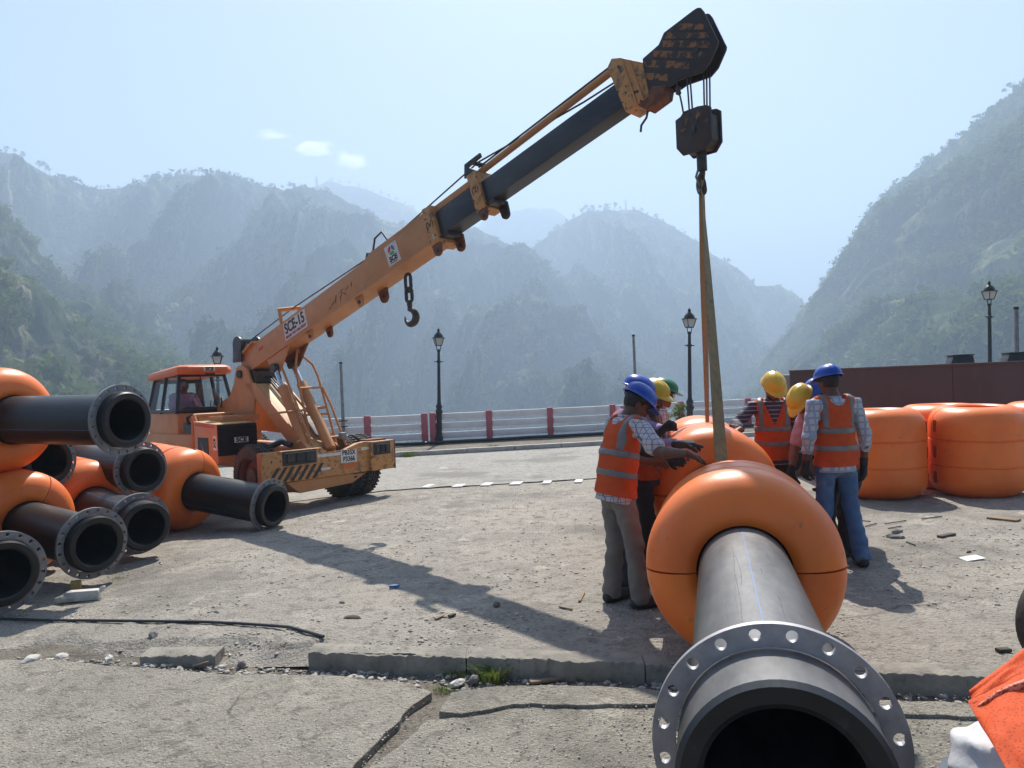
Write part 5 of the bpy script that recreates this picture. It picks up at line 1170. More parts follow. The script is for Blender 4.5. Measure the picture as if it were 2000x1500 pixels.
HELM = {'blue': mat('blue_helmet', (0.012, 0.07, 0.42), (0.015, 0.06, 0.34), 8, rough=0.3), 'yellow': mat('yellow_helmet', (0.72, 0.46, 0.03), (0.62, 0.38, 0.03), 8, rough=0.32), 'green': mat('green_helmet', (0.012, 0.15, 0.045), rough=0.32)}
def woven(name, base, line, sx, sz, wide=0.12, soft=None):
    """shirt cloth: checks or stripes woven in the cloth"""
    m = bpy.data.materials.new(name); m.use_nodes = True; nt = m.node_tree; N = nt.nodes; Lk = nt.links; b = N['Principled BSDF']; b.inputs['Roughness'].default_value = 0.85
    tc = N.new('ShaderNodeTexCoord'); sp = N.new('ShaderNodeSeparateXYZ'); Lk.new(tc.outputs['Object'], sp.inputs[0]); prev = None
    for out, sc in (('X', sx), ('Y', sx), ('Z', sz)):
        if sc == 0: continue
        a = N.new('ShaderNodeMath'); a.operation = 'MULTIPLY'; a.inputs[1].default_value = sc; Lk.new(sp.outputs[out], a.inputs[0])
        f = N.new('ShaderNodeMath'); f.operation = 'FRACT'; Lk.new(a.outputs[0], f.inputs[0])
        l = N.new('ShaderNodeMath'); l.operation = 'LESS_THAN'; l.inputs[1].default_value = wide; Lk.new(f.outputs[0], l.inputs[0])
        if out == 'Y' or prev is None: w = l.outputs[0]
        else: w = l.outputs[0]
        if prev is None: prev = w
        else:
            mx = N.new('ShaderNodeMath'); mx.operation = 'MAXIMUM'; Lk.new(prev, mx.inputs[0]); Lk.new(w, mx.inputs[1]); prev = mx.outputs[0]
    x = N.new('ShaderNodeMix'); x.data_type = 'RGBA'; x.inputs['A'].default_value = (*base, 1); x.inputs['B'].default_value = (*line, 1); Lk.new(prev, x.inputs['Factor']); Lk.new(x.outputs['Result'], b.inputs['Base Color'])
    return m
SHIRT_CHECK = woven('white_checked_shirt', (0.52, 0.49, 0.50), (0.12, 0.12, 0.2), 26, 26, 0.10)
SHIRT_PLAID = woven('pale_plaid_shirt', (0.46, 0.50, 0.56), (0.28, 0.33, 0.42), 17, 17, 0.3)
SHIRT_STRIPE = woven('dark_striped_shirt', (0.05, 0.048, 0.075), (0.32, 0.28, 0.30), 0, 24, 0.22)
SHIRT_PINK = mat('pink_shirt', (0.55, 0.33, 0.38), (0.48, 0.28, 0.33), 6, rough=0.85)
SHIRT_DARK = mat('dark_shirt', (0.05, 0.045, 0.05), rough=0.85)
SHIRT_LILAC = mat('lilac_shirt', (0.30, 0.22, 0.36), (0.24, 0.18, 0.3), 10, rough=0.85)
T_GREY = mat('grey_trousers', (0.215, 0.19, 0.165), (0.17, 0.152, 0.135), 6, rough=0.9, bump=0.003, bscale=30)
T_NAVY = mat('navy_trousers', (0.025, 0.03, 0.05), (0.035, 0.04, 0.06), 6, rough=0.9)
T_DARK = mat('black_trousers', (0.03, 0.027, 0.028), rough=0.9)
T_JEANS = mat('blue_jeans', (0.075, 0.15, 0.29), (0.05, 0.11, 0.23), 4, rough=0.88, c3=(0.20, 0.26, 0.36), scale3=3.0, lo3=0.54, hi3=0.72, bump=0.003, bscale=40)

def V3(*a): return np.array(a, float)
def unit(v): v = np.array(v, float); return v / (np.linalg.norm(v) + 1e-9)
def frame_from(f, up):
    """columns: right, forward, up"""
    f = unit(f); r = unit(np.cross(f, up)); return np.stack([r, f, np.cross(r, f)], 1)
def hand_shapes(F, wrist, d, palm, side, curl, grow=0.0, spread=0.16, point=False):
    """palm, four unequal bent fingers and a thumb leaving the side of the palm. d: wrist->knuckles, palm: the way the palm faces, side: +1 right hand"""
    d = unit(d); palm = unit(np.array(palm) - d * np.dot(palm, d)); lat = np.cross(d, palm) * side
    w = np.array(wrist, float); kn = w + d * 0.085
    for q, r in ((-0.030, 0.0175), (-0.010, 0.019), (0.010, 0.019), (0.030, 0.017)):
        F.cone(w + lat * q * 0.55, kn + lat * q, 0.020 + grow, r + grow, 0.014)
    for i, (q, l) in enumerate(((-0.033, 0.066), (-0.011, 0.080), (0.011, 0.075), (0.032, 0.058))):
        p = kn + lat * q; a = 0.0; dr = unit(d + lat * q * spread * 18)
        cu = 0.15 if (point and i == 0) else curl
        for k, fr in enumerate((0.46, 0.31, 0.23)):
            a += cu * (0.75, 1.0, 0.7)[k]; v = dr * math.cos(a) + palm * math.sin(a); e = p + v * l * fr * 1.05
            F.cone(p, e, 0.0105 - 0.001 * k + grow, 0.0095 - 0.001 * k + grow, 0.004); p = e
    p = w + d * 0.025 - lat * 0.030; v = unit(d * 0.75 - lat * 0.75 + palm * 0.25)
    for l, r in ((0.038, 0.0135), (0.030, 0.0115), (0.024, 0.010)):
        e = p + v * l; F.cone(p, e, r + grow, r - 0.0012 + grow, 0.006); p = e; v = unit(v + d * 0.35 + palm * 0.25 * (1 + curl))
    return kn

def helmet(parent, c, B, material):
    """hard hat on the head frame B (columns right, forward, up): ribbed shell, rim, peak, with the headband inside"""
    V = []; F = []; nu, nv = 40, 11
    for j in range(nv):
        ph = math.pi / 2 * j / (nv - 1)
        for i in range(nu):
            th = 2 * math.pi * i / nu; x_, y_ = math.cos(th), math.sin(th)
            r = math.sin(ph); z = math.cos(ph) ** 0.85 * 0.108
            ridge = 0.007 * math.exp(-((x_ * r * 0.115) / 0.014) ** 2) + 0.004 * math.exp(-((abs(x_ * r * 0.115) - 0.042) / 0.010) ** 2)
            ridge *= 1.0 if ph < 1.2 else max(0, (1.5 - ph) / 0.3)
            V.append((x_ * r * (0.113 + ridge), y_ * r * (0.136 + ridge) + 0.004, z + ridge * math.cos(ph)))
    for k, (w, dz) in enumerate(((1.10, -0.006), (1.11, -0.010), (1.0, -0.010), (0.96, 0.02))):
        for i in range(nu):
            th = 2 * math.pi * i / nu; x_, y_ = math.cos(th), math.sin(th); pk = max(0, y_) ** 1.5 if k < 2 else 0
            V.append((x_ * 0.113 * w, y_ * 0.136 * w + 0.004 + 0.048 * pk, dz - 0.016 * pk))
    rows = nv + 4
    for j in range(rows - 1):
        for i in range(nu):
            a, b = j * nu + i, j * nu + (i + 1) % nu; F.append((a, b, b + nu, a + nu))
    P = (np.array(B) @ np.array(V).T).T + np.array(c)
    mb = MB(); mb.add([Vector(p) for p in P], F); o = mb.build('helmet', material, parent, angle=60)
    band = MB(); Vb = []; Fb = []
    for j, z in enumerate((0.006, -0.028)):
        for i in range(24):
            th = 2 * math.pi * i / 24; Vb.append((math.cos(th) * 0.088, math.sin(th) * 0.108 + 0.004, z - (0.02 if math.sin(th) < -0.4 else 0)))
    for i in range(24): Fb.append((i, (i + 1) % 24, 24 + (i + 1) % 24, 24 + i))
    P = (np.array(B) @ np.array(Vb).T).T + np.array(c); band.add([Vector(p) for p in P], Fb); band.build('headband', SHOE, o)
    return o

def person(label, foot, yaw, J=None, helm='blue', skin=SKIN, shirt=SHIRT_CHECK, sleeve='short', trousers=T_GREY, vest=True, gloves=(False, False), look=(0, 1, -0.1),
           hands=None, H=1.0, beard=None, open_front=True, glasses=False, hi=0.0085, group='workers around the pipe joint', seated=False, headset=False):
    """joints J in the person's own frame: faces +y, right hand at +x, z up"""
    j = dict(pel=V3(0, 0, .92), spi=V3(0, 0.0, 1.10), che=V3(0, 0.0, 1.27), nek=V3(0, -0.005, 1.42), hed=V3(0, 0.035, 1.555),
             shR=V3(.185, -.005, 1.375), elR=V3(.235, -.03, 1.10), wrR=V3(.235, .06, .86), shL=V3(-.185, -.005, 1.375), elL=V3(-.235, -.03, 1.10), wrL=V3(-.235, .06, .86),
             hiR=V3(.088, 0, .90), knR=V3(.10, .025, .49), anR=V3(.11, -.02, .085), hiL=V3(-.088, 0, .90), knL=V3(-.10, .025, .49), anL=V3(-.11, -.02, .085), toR=V3(.14, .15, .03), toL=V3(-.14, .15, .03))
    if J: j.update({k: V3(*v) for k, v in J.items()})
    j = {k: v * H for k, v in j.items()}
    lo = np.min(list(j.values()), 0) - 0.22; hi_ = np.max(list(j.values()), 0) + 0.24
    lo[2] = min(lo[2], 0) if not seated else lo[2]
    sp = unit(j['nek'] - j['pel']); ac = unit(j['shR'] - j['shL']); fw = unit(np.cross(sp, ac)); 
    B = frame_from(look, V3(0, 0, 1) if abs(unit(look)[2]) < 0.95 else V3(0, 1, 0.2))
    t = None
    # ---- body (skin), one continuous surface
    F = Field(lo, hi_, hi)
    def torso(F, g, arms=True, k=0.05, top=True, wide=0.0):
        F.cone(j['pel'] + sp * 0.0, j['spi'], 0.150 + g + wide, 0.142 + g + wide, k, (fw, 1.42)); F.cone(j['spi'], j['che'], 0.142 + g + wide, 0.152 + g + wide, k, (fw, 1.40))
        F.cone(j['shL'] * 0.86 + j['shR'] * 0.14, j['shR'] * 0.86 + j['shL'] * 0.14, 0.068 + g, 0.068 + g, k)
    torso(F, -0.012)
    F.cone(j['che'] + sp * 0.08, j['nek'], 0.075, 0.056, 0.04); F.cone(j['nek'], j['hed'] - B[:, 2] * 0.04, 0.054, 0.056, 0.03)
    c = j['hed']
    F.ell(c + B[:, 2] * 0.020, (0.074, 0.094, 0.098), B, 0.02); F.ell(c + B @ V3(0, 0.022, -0.050), (0.056, 0.066, 0.062), B, 0.025)
    F.ell(c + B @ V3(0, 0.078, -0.092), (0.024, 0.020, 0.018), B, 0.02)                      # chin
    F.cone(c + B @ V3(0, 0.090, 0.012), c + B @ V3(0, 0.112, -0.030), 0.008, 0.0145, 0.010)   # nose
    for sx in (-1, 1):
        F.ell(c + B @ V3(sx * 0.076, -0.004, -0.008), (0.009, 0.020, 0.031), B, 0.006)        # ear
        F.ell(c + B @ V3(sx * 0.032, 0.080, 0.032), (0.024, 0.012, 0.008), B, 0.012)          # brow
        F.ell(c + B @ V3(sx * 0.036, 0.072, -0.022), (0.022, 0.018, 0.018), B, 0.02)          # cheek
    F.ell(c + B @ V3(0, 0.092, -0.060), (0.024, 0.011, 0.0065), B, 0.006); F.ell(c + B @ V3(0, 0.090, -0.071), (0.021, 0.011, 0.0065), B, 0.006)   # lips
    for s_ in ('R', 'L'):
        F.cone(j['sh' + s_], j['el' + s_], 0.052, 0.042, 0.03); F.cone(j['el' + s_], j['el' + s_] * 0.65 + j['wr' + s_] * 0.35, 0.041, 0.040, 0.02); F.cone(j['el' + s_] * 0.65 + j['wr' + s_] * 0.35, j['wr' + s_], 0.040, 0.026, 0.02)
        F.cone(j['hi' + s_], j['kn' + s_], 0.080, 0.054, 0.04); F.cone(j['kn' + s_], j['an' + s_] * 0.6 + j['kn' + s_] * 0.4, 0.053, 0.05, 0.02); F.cone(j['kn' + s_] * 0.4 + j['an' + s_] * 0.6, j['an' + s_], 0.05, 0.036, 0.02)
    hd = {}
    for i, s_ in enumerate(('R', 'L')):
        h = dict(d=unit(j['wr' + s_] - j['el' + s_]), palm=(-1 if s_ == 'R' else 1, 0.2, 0), curl=0.35, point=False)
        if hands and s_ in hands: h.update(hands[s_])
        hd[s_] = h
        if not gloves[i]: hand_shapes(F, j['wr' + s_], h['d'], h['palm'], 1 if s_ == 'R' else -1, h['curl'], 0.0, point=h['point'])
        else: F.cone(j['wr' + s_], j['wr' + s_] + unit(h['d']) * 0.07, 0.024, 0.022, 0.01)
    me = F.mesh('person'); t = link('person', me, skin)
    t.location = foot; t.rotation_euler = (0, 0, yaw); tag(t, label, 'person', group)
    # ---- clothes
    cr = 0.0115
    if trousers is not None:
        F = Field(lo, hi_, cr)
        F.cone(j['pel'] + sp * 0.06, j['pel'] - sp * 0.04, 0.140, 0.142, 0.03, (fw, 1.38))
        for s_ in ('R', 'L'):
            m = j['kn' + s_] * 0.35 + j['an' + s_] * 0.65
            F.cone(j['hi' + s_] - sp * 0.03, j['kn' + s_], 0.090, 0.069, 0.03); F.cone(j['kn' + s_], m, 0.069, 0.067, 0.03); F.cone(m, j['an' + s_] + V3(0, 0, -0.01), 0.067, 0.072, 0.02)
        F.wrinkle(0.0062, 0.85, yaw * 3)
        for s_ in ('R', 'L'):
            F.half(j['an' + s_] - unit(j['kn' + s_] - j['an' + s_]) * 0.045, -unit(j['kn' + s_] - j['an' + s_])) if abs(j['anR'][2] - j['anL'][2]) < 0.03 else None
        F.half(j['pel'] + sp * 0.06, sp)
        link('trousers', F.mesh('trousers'), trousers, t)
        for s_ in ('R', 'L'):
            S = Field(np.minimum(j['an' + s_], j['to' + s_]) - 0.16, np.maximum(j['an' + s_], j['to' + s_]) + 0.16, 0.008)
            an, to = j['an' + s_], j['to' + s_]; dd = unit((to - an) * V3(1, 1, 0)); z = V3(0, 0, to[2] + 0.012); heel = an * V3(1, 1, 0) - dd * 0.045
            S.cone(heel + z, heel + dd * 0.10 + z, 0.043, 0.044, 0.02); S.cone(heel + dd * 0.08 + z, heel + dd * 0.235 + z * 0.95, 0.048, 0.040, 0.02); S.cone(an + V3(0, 0, 0.03), heel + dd * 0.05 + z, 0.046, 0.046, 0.02)
            S.half((0, 0, to[2] - 0.028), (0, 0, -1))
            link('shoe', S.mesh('shoe'), SHOE, t)
    F = Field(lo, hi_, cr)
    torso(F, 0.006); F.cone(j['che'] + sp * 0.10, j['nek'] - sp * 0.0, 0.085, 0.066, 0.03)
    for s_ in ('R', 'L'):
        if sleeve == 'short':
            F.cone(j['sh' + s_], j['sh' + s_] * 0.22 + j['el' + s_] * 0.78, 0.066, 0.070, 0.03)
        else:
            F.cone(j['sh' + s_], j['el' + s_], 0.066, 0.056, 0.03); e = j['wr' + s_] if sleeve == 'long' else j['el' + s_] * 0.45 + j['wr' + s_] * 0.55
            F.cone(j['el' + s_], e - unit(e - j['el' + s_]) * 0.03, 0.056, 0.047, 0.02)
    F.wrinkle(0.0045, 1.1, yaw * 2 + 1)
    F.cone(j['pel'] - sp * 0.12, j['pel'] + sp * 0.05, 0.178 if not seated else 0.14, 0.16, 0.04, (fw, 1.32)); F.half(j['pel'] - sp * (0.125 if not seated else 0.02), -sp); F.half(j['nek'] - sp * 0.005 + fw * 0.0, sp)
    link('shirt', F.mesh('shirt'), shirt, t)
    # collar
    Cl = Field(j['nek'] - 0.15, j['nek'] + 0.15, 0.007); Cl.cone(j['nek'] - sp * 0.035, j['nek'] + sp * 0.015 - fw * 0.006, 0.078, 0.070, 0.01); Cl.half(j['nek'] + sp * 0.022, sp); Cl.half(j['nek'] + fw * 0.066 - sp * 0.0, fw + sp * 0.3); Cl.half(j['nek'] - sp * 0.04, -sp)
    link('collar', Cl.mesh('collar'), shirt, t)
    if vest:
        def vest_field(extra, res):
            Fv = Field(lo, hi_, res)
            Fv.cone(j['pel'] - sp * 0.09, j['spi'], 0.192 + extra, 0.172 + extra, 0.05, (fw, 1.30)); Fv.cone(j['spi'], j['che'], 0.166 + extra, 0.170 + extra, 0.05, (fw, 1.34))
            Fv.cone(j['shL'] * 0.83 + j['shR'] * 0.17, j['shR'] * 0.83 + j['shL'] * 0.17, 0.078 + extra, 0.078 + extra, 0.05)
            Fv.wrinkle(0.0050, 0.75, yaw * 2 + 0.5)
            X, Y, Z = Fv.coords()
            rel = lambda v, p: (X - p[0]) * v[0] + (Y - p[1]) * v[1] + (Z - p[2]) * v[2]
            a = np.abs(rel(ac, j['nek']))
            # neck opening: a V in front, round behind
            dn = rel(sp, j['nek']); df = rel(fw, j['nek'])
            Fv.g = np.maximum(Fv.g, np.where(df > 0, 0.9 * (0.10 + dn * 0.42 - a) , 0.085 - np.sqrt(a ** 2 + (dn - 0.02) ** 2)).astype(np.float32)) if open_front else np.maximum(Fv.g, (0.076 - np.sqrt(a ** 2 + (dn - 0.015) ** 2)).astype(np.float32))
            Fv.half(j['nek'] + sp * 0.035, sp)
            Fv.g = np.maximum(Fv.g, (a - 0.205).astype(np.float32))
            Fv.half(j['pel'] - sp * 0.075, -sp)
            return Fv, rel, a
        Fv, rel, a = vest_field(0.0, 0.010)
        vo = link('vest', Fv.mesh('vest'), VEST, t)
        Fb, rel, a = vest_field(0.005, 0.0085); dh = rel(sp, j['pel']); base = Fb.g.copy(); df = rel(fw, j['spi'])
        for h0 in (0.085, 0.235):
            Fb.g = np.maximum(base, (np.abs(dh - h0) - 0.024).astype(np.float32)); link('reflective_band', Fb.mesh('reflective_band'), BAND, vo)
        for sx in (-1, 1):
            Fb.g = np.maximum(base, np.maximum(np.abs(rel(ac * sx, j['nek']) - 0.125) - 0.023, 0.262 - dh).astype(np.float32)); link('reflective_band', Fb.mesh('reflective_band'), BAND, vo)
    for i, s_ in enumerate(('R', 'L')):
        if gloves[i]:
            h = hd[s_]; w = j['wr' + s_]; G = Field(w - 0.24, w + 0.24, 0.006)
            hand_shapes(G, w, h['d'], h['palm'], 1 if s_ == 'R' else -1, h['curl'], 0.0035, point=h['point']); G.cone(w - unit(h['d']) * 0.05, w, 0.036, 0.031, 0.01)
            link('glove', G.mesh('glove'), GLOVE, t)
    # ---- hair, eyes, helmet
    Hh = Field(c - 0.16, c + 0.16, 0.007); Hh.ell(c + B @ V3(0, -0.006, 0.026), (0.081, 0.099, 0.104), B, 0); Hh.half(c + B @ V3(0, 0.060, 0.045), B @ unit(V3(0, 0.8, -0.55))); Hh.half(c + B @ V3(0, 0, -0.055), -B[:, 2])
    link('hair', Hh.mesh('hair'), HAIR, t)
    for sx in (-1, 1):
        mb = MB(); e = c + B @ V3(sx * 0.031, 0.088, 0.012); mb.tube([Vector(e - B[:, 0] * 0.012), Vector(e), Vector(e + B[:, 0] * 0.012)], [0.003, 0.006, 0.003], 6); mb.build('eye', INK, t)
    if beard:
        Bd = Field(c - 0.16, c + 0.16, 0.006)
        if beard == 'full': Bd.ell(c + B @ V3(0, 0.036, -0.072), (0.058, 0.066, 0.050), B, 0); Bd.half(c + B @ V3(0, 0.0, -0.045), B @ unit(V3(0, 0.25, 1))); Bd.half(c + B @ V3(0, 0.0, -0.0), -B[:, 1])
        else: Bd.cone(c + B @ V3(-0.024, 0.090, -0.052), c + B @ V3(0.024, 0.090, -0.052), 0.0095, 0.0095, 0)
        link('beard' if beard == 'full' else 'moustache', Bd.mesh('beard'), HAIR, t)
    if glasses:
        mb = MB()
        for sx in (-1, 1):
            pts = [Vector(c + B @ V3(sx * 0.033 + 0.022 * math.cos(a_), 0.104, 0.010 + 0.017 * math.sin(a_))) for a_ in np.linspace(0, 2 * math.pi, 13)]; mb.tube(pts, 0.002, 5)
            mb.tube([Vector(c + B @ V3(sx * 0.055, 0.102, 0.012)), Vector(c + B @ V3(sx * 0.078, 0.0, 0.010))], 0.002, 5)
        mb.build('glasses', INK, t)
    if helm: helmet(t, c + B @ V3(0, 0.0, 0.058), B, HELM[helm])
    return t

def yaw_to(v): return math.atan2(v[1], v[0]) - math.pi / 2      # local +y to world direction v
def local(foot, yaw, P, H=1.0):
    """a world point in the person's own frame"""
    q = Matrix.Rotation(-yaw, 3, 'Z') @ (Vector(P) - Vector(foot)); return tuple(q / H)
def reach(sh, wr, bend, up=0.275, lo_=0.255):
    """elbow for a shoulder and wrist, bent towards the given side"""
    sh = V3(*sh); wr = V3(*wr); d = np.linalg.norm(wr - sh); d2 = min(d, (up + lo_) * 0.995); a = (up * up - lo_ * lo_ + d2 * d2) / (2 * d2); h = math.sqrt(max(0, up * up - a * a)); u = unit(wr - sh); b = unit(V3(*bend) - u * np.dot(bend, u))
    return tuple(sh + u * a + b * h)

# P1: nearest on the left, grey trousers, right hand laid on the float
f1 = gnd(1226, 1183); y1 = yaw_to((0.93, 0.34)); f1.z = 0
hw = Vector(local(f1, y1, at(1352, 893, 5.25))); 
sh1 = (.185, 0.06, 1.355); wr1 = (hw.x, hw.y - 0.05, hw.z + 0.03)
person('worker in blue helmet and grey trousers leaning a bare hand on the near float', f1, y1,
       dict(pel=(0, -.05, .91), spi=(0, -.03, 1.09), che=(0, .01, 1.26), nek=(0, .06, 1.405), hed=(0, .135, 1.51), shR=sh1, elR=reach(sh1, wr1, (0.5, 0, -1)), wrR=wr1, shL=(-.185, .04, 1.355), elL=(-.23, .12, 1.09), wrL=(-.14, .32, 1.05),
            hiR=(.088, -.05, .89), hiL=(-.088, -.05, .89), knR=(.10, .02, .49), anR=(.11, .05, .085), toR=(.12, .23, .03), knL=(-.12, -.02, .48), anL=(-.15, -.05, .085), toL=(-.2, .13, .03)),
       look=(0.10, 0.80, -0.60), hands={'R': dict(d=(0, 0.85, -0.35), palm=(0, -0.2, -1), curl=0.22), 'L': dict(d=(0.3, 0.9, -0.1), palm=(0.6, 0, -0.7), curl=0.5)}, open_front=False, skin=SKIN)
# P2: behind him, second blue helmet, gloved fist raised
f2 = gnd(1222, 1140); y2 = yaw_to((0.95, 0.15)); f2.z = 0
w2r = local(f2, y2, at(1330, 872, 5.95)); w2l = local(f2, y2, at(1292, 845, 6.1)); s2r = (.185, 0.09, 1.375); s2l = (-.185, .09, 1.375)
person('worker in blue helmet half hidden behind the nearest man, pointing with a gloved hand', f2, y2,
       dict(pel=(0, -.04, .93), che=(0, .04, 1.28), nek=(0, .09, 1.425), hed=(0, .15, 1.545), shR=s2r, wrR=w2r, elR=reach(s2r, w2r, (0.4, 0, -1)), shL=s2l, wrL=w2l, elL=reach(s2l, w2l, (-0.4, 0, -1)), spi=(0, -.01, 1.11)),
       look=(0.15, 0.9, -0.42), gloves=(True, True), hands={'R': dict(d=(0, 1, 0.0), palm=(-0.3, 0, -1), curl=0.5, point=True), 'L': dict(d=(0.2, 0.7, 0.6), palm=(0.6, 0.6, -0.3), curl=1.25)}, trousers=T_NAVY, shirt=SHIRT_LILAC, sleeve='long', H=1.015)
# P3: yellow helmet, moustache
f3 = base_at(1270, 1080, 6.75); y3 = yaw_to((0.75, -0.55))
person('worker with moustache in yellow helmet among the left group', f3, y3, dict(nek=(0, .03, 1.43), hed=(0, .085, 1.555), elR=(.24, .05, 1.10), wrR=(.16, .27, 1.04), elL=(-.24, .05, 1.10), wrL=(-.12, .28, 1.06)),
       helm='yellow', look=(0.1, 0.9, -0.35), trousers=T_DARK, shirt=SHIRT_DARK, sleeve='long', skin=SKIN_L, beard='moustache', gloves=(True, False), H=0.985)
# P4: green helmet, glasses
f4 = base_at(1290, 1040, 7.55); y4 = yaw_to((0.97, 0.1))
person('worker with glasses in the green helmet', f4, y4, dict(nek=(0, .03, 1.43), hed=(0, .08, 1.555), wrR=(.2, .25, 1.0), wrL=(-.15, .28, 1.0)), helm='green', look=(0, 0.95, -0.25), trousers=T_DARK, shirt=SHIRT_CHECK, sleeve='long', skin=SKIN, glasses=True, H=0.985)
# P5: yellow helmet, facing the camera, hand on the second float
f5 = base_at(1518, 1040, 7.75); y5 = yaw_to((-0.18, -1))
w5 = local(f5, y5, at(1446, 838, 7.45)); s5 = (.185, .01, 1.375)
person('bearded worker in yellow helmet facing us with a hand on the second float', f5, y5, dict(nek=(0, .03, 1.43), hed=(0, .085, 1.56), shR=s5, wrR=w5, elR=reach(s5, w5, (0.8, -0.3, -0.6)), elL=(-.25, .0, 1.10), wrL=(-.22, .14, .88)),
       helm='yellow', look=(-0.15, 0.75, -0.6), trousers=T_DARK, shirt=SHIRT_STRIPE, sleeve='long', skin=SKIN_L, beard='full', hands={'R': dict(d=(0.75, 0.3, -0.3), palm=(0, 0, -1), curl=0.3)}, gloves=(False, True), H=1.0)
# P6: yellow helmet, bending down to the flange joint
f6 = base_at(1632, 1050, 7.15); y6 = yaw_to((-0.85, -0.25))
person('worker in pink shirt and yellow helmet bending over the pipe joint', f6, y6,
       dict(pel=(0, -.14, .90), spi=(0, -.05, 1.07), che=(0, .08, 1.24), nek=(0, .19, 1.37), hed=(0, .29, 1.46), shR=(.18, .14, 1.33), shL=(-.18, .14, 1.33), elR=(.22, .25, 1.0), elL=(-.22, .20, 0.99), wrR=(.14, .36, .78), wrL=(-.16, .24, .75),
            hiR=(.09, -.16, .87), hiL=(-.09, -.16, .87), knR=(.11, -.02, .48), knL=(-.11, -.06, .48)),
       helm='yellow', look=(-0.05, 0.6, -0.8), trousers=T_DARK, shirt=SHIRT_PINK, sleeve='short', skin=SKIN_L, gloves=(True, True), hands={'R': dict(curl=0.6), 'L': dict(curl=0.6)}, open_front=False, H=0.985)
# P7: blue helmet, seen from behind, blue jeans
f7 = gnd(1640, 1103); y7 = yaw_to((-0.16, 1.0)); f7.z = 0
person('worker in blue helmet, plaid shirt and blue jeans seen from behind', f7, y7,
       dict(nek=(0, .0, 1.42), hed=(0, .045, 1.55), elR=(.265, -.03, 1.10), wrR=(.275, .02, .84), elL=(-.265, -.05, 1.10), wrL=(-.25, .05, .85), hiR=(.09, 0, .9), knR=(.125, .0, .49), anR=(.15, -.10, .085), toR=(.20, .07, .03), knL=(-.09, .05, .49), anL=(-.10, .10, .085), toL=(-.12, .27, .03)),
       helm='blue', look=(-0.12, 0.95, -0.22), trousers=T_JEANS, shirt=SHIRT_PLAID, sleeve='rolled', gloves=(True, True), hands={'R': dict(curl=0.45), 'L': dict(curl=0.6)}, open_front=False, H=1.03)
# P8: hidden between them, only helmet and a slice of vest show
f8 = base_at(1632, 1040, 7.9); y8 = yaw_to((-0.8, -0.4))
person('worker almost hidden behind the man in jeans, only a blue helmet edge showing', f8, y8, dict(pel=(0, -.06, .90), che=(0, .05, 1.25), nek=(0, .11, 1.38), hed=(0, .18, 1.475), shR=(.185, .08, 1.33), shL=(-.185, .08, 1.33), elR=(.23, .12, 1.06), wrR=(.18, .3, .92), elL=(-.23, .12, 1.06), wrL=(-.18, .3, .92)), helm='blue', look=(0, 0.85, -0.45), trousers=T_DARK, shirt=SHIRT_DARK, sleeve='long', gloves=(True, True))
# driver in the cab
dl = Matrix.Translation(CR.location) @ Matrix.Rotation(CR.rotation_euler.z, 4, 'Z')
fd = dl @ Vector((-3.50, -0.66, 0.42))
person('crane driver in a lilac shirt sitting behind the cab windscreen', fd, CR.rotation_euler.z - math.pi / 2, dict(pel=(0, 0, .93), hiR=(.09, .03, .93), hiL=(-.09, .03, .93), knR=(.13, .36, .94), knL=(-.13, .36, .94), anR=(.13, .40, .62), anL=(-.13, .40, .62), toR=(.13, .50, .58), toL=(-.13, .50, .58), elR=(.25, .10, 1.12), wrR=(.14, .32, 1.13), elL=(-.25, .10, 1.12), wrL=(-.14, .32, 1.13)),
       helm=None, look=(0.1, 1, -0.1), trousers=T_DARK, shirt=SHIRT_LILAC, sleeve='short', vest=False, seated=True, skin=SKIN, group=None, H=0.97)

# ================================================================== SMALL THINGS ON THE GROUND
WOOD = mat('weathered_wood', (0.28, 0.20, 0.13), (0.20, 0.15, 0.10), 12, rough=0.9, stretch=(0.3, 3, 3))
WOOD_D = mat('dark_wood', (0.09, 0.075, 0.06), (0.06, 0.05, 0.04), 12, rough=0.9)
STONE_W = mat('pale_stone', (0.52, 0.50, 0.47), (0.42, 0.40, 0.37), 9, rough=0.9, bump=0.006)
STONE_G = mat('grey_stone', (0.22, 0.21, 0.20), (0.15, 0.145, 0.14), 9, rough=0.9, bump=0.006)
GRASS = mat('grass_blade', (0.10, 0.17, 0.03), (0.20, 0.22, 0.06), 6, rough=0.8, transl=0.35)
FOAM = mat('white_foam', (0.60, 0.58, 0.54), (0.50, 0.47, 0.42), 14, rough=0.8, bump=0.006)
FILM = mat('plastic_film', (0.62, 0.62, 0.60), (0.5, 0.49, 0.46), 10, rough=0.3, transl=0.4)
def low_gnd(x, y, z=-0.07):
    r = ray(x, y); t = (z - CAM_H) / r.z; return Vector((r.x * t, t, z))
def yg(x, y): p = gnd(x, y); p.z = yard_z(p.x, p.y); return p
def stone(name, p, size, material, seed, label, cat='stone', flat=0.6, group=None):
    rng = random.Random(seed); bm = bmesh.new(); bmesh.ops.create_icosphere(bm, subdivisions=2, radius=1.0)
    for v in bm.verts:
        n = 1 + 0.35 * nz3(v.co.x * 1.3 + seed, v.co.y * 1.3, v.co.z * 1.3) + 0.12 * nz3(v.co.x * 4, v.co.y * 4 + seed, v.co.z * 4)
        v.co = Vector((v.co.x * size[0] * n, v.co.y * size[1] * n, max(-0.4, v.co.z) * size[2] * n))
    me = bpy.data.meshes.new(name); bm.to_mesh(me); bm.free(); o = link(name, me, material); o.location = p + Vector((0, 0, size[2] * 0.3)); o.rotation_euler = (0, 0, rng.random() * 6); tag(o, label, cat, group); return o
stone('stone', low_gnd(893, 1337, -0.10), (0.058, 0.03, 0.022), STONE_W, 1, 'pale flat stone among the grass tufts below the step')
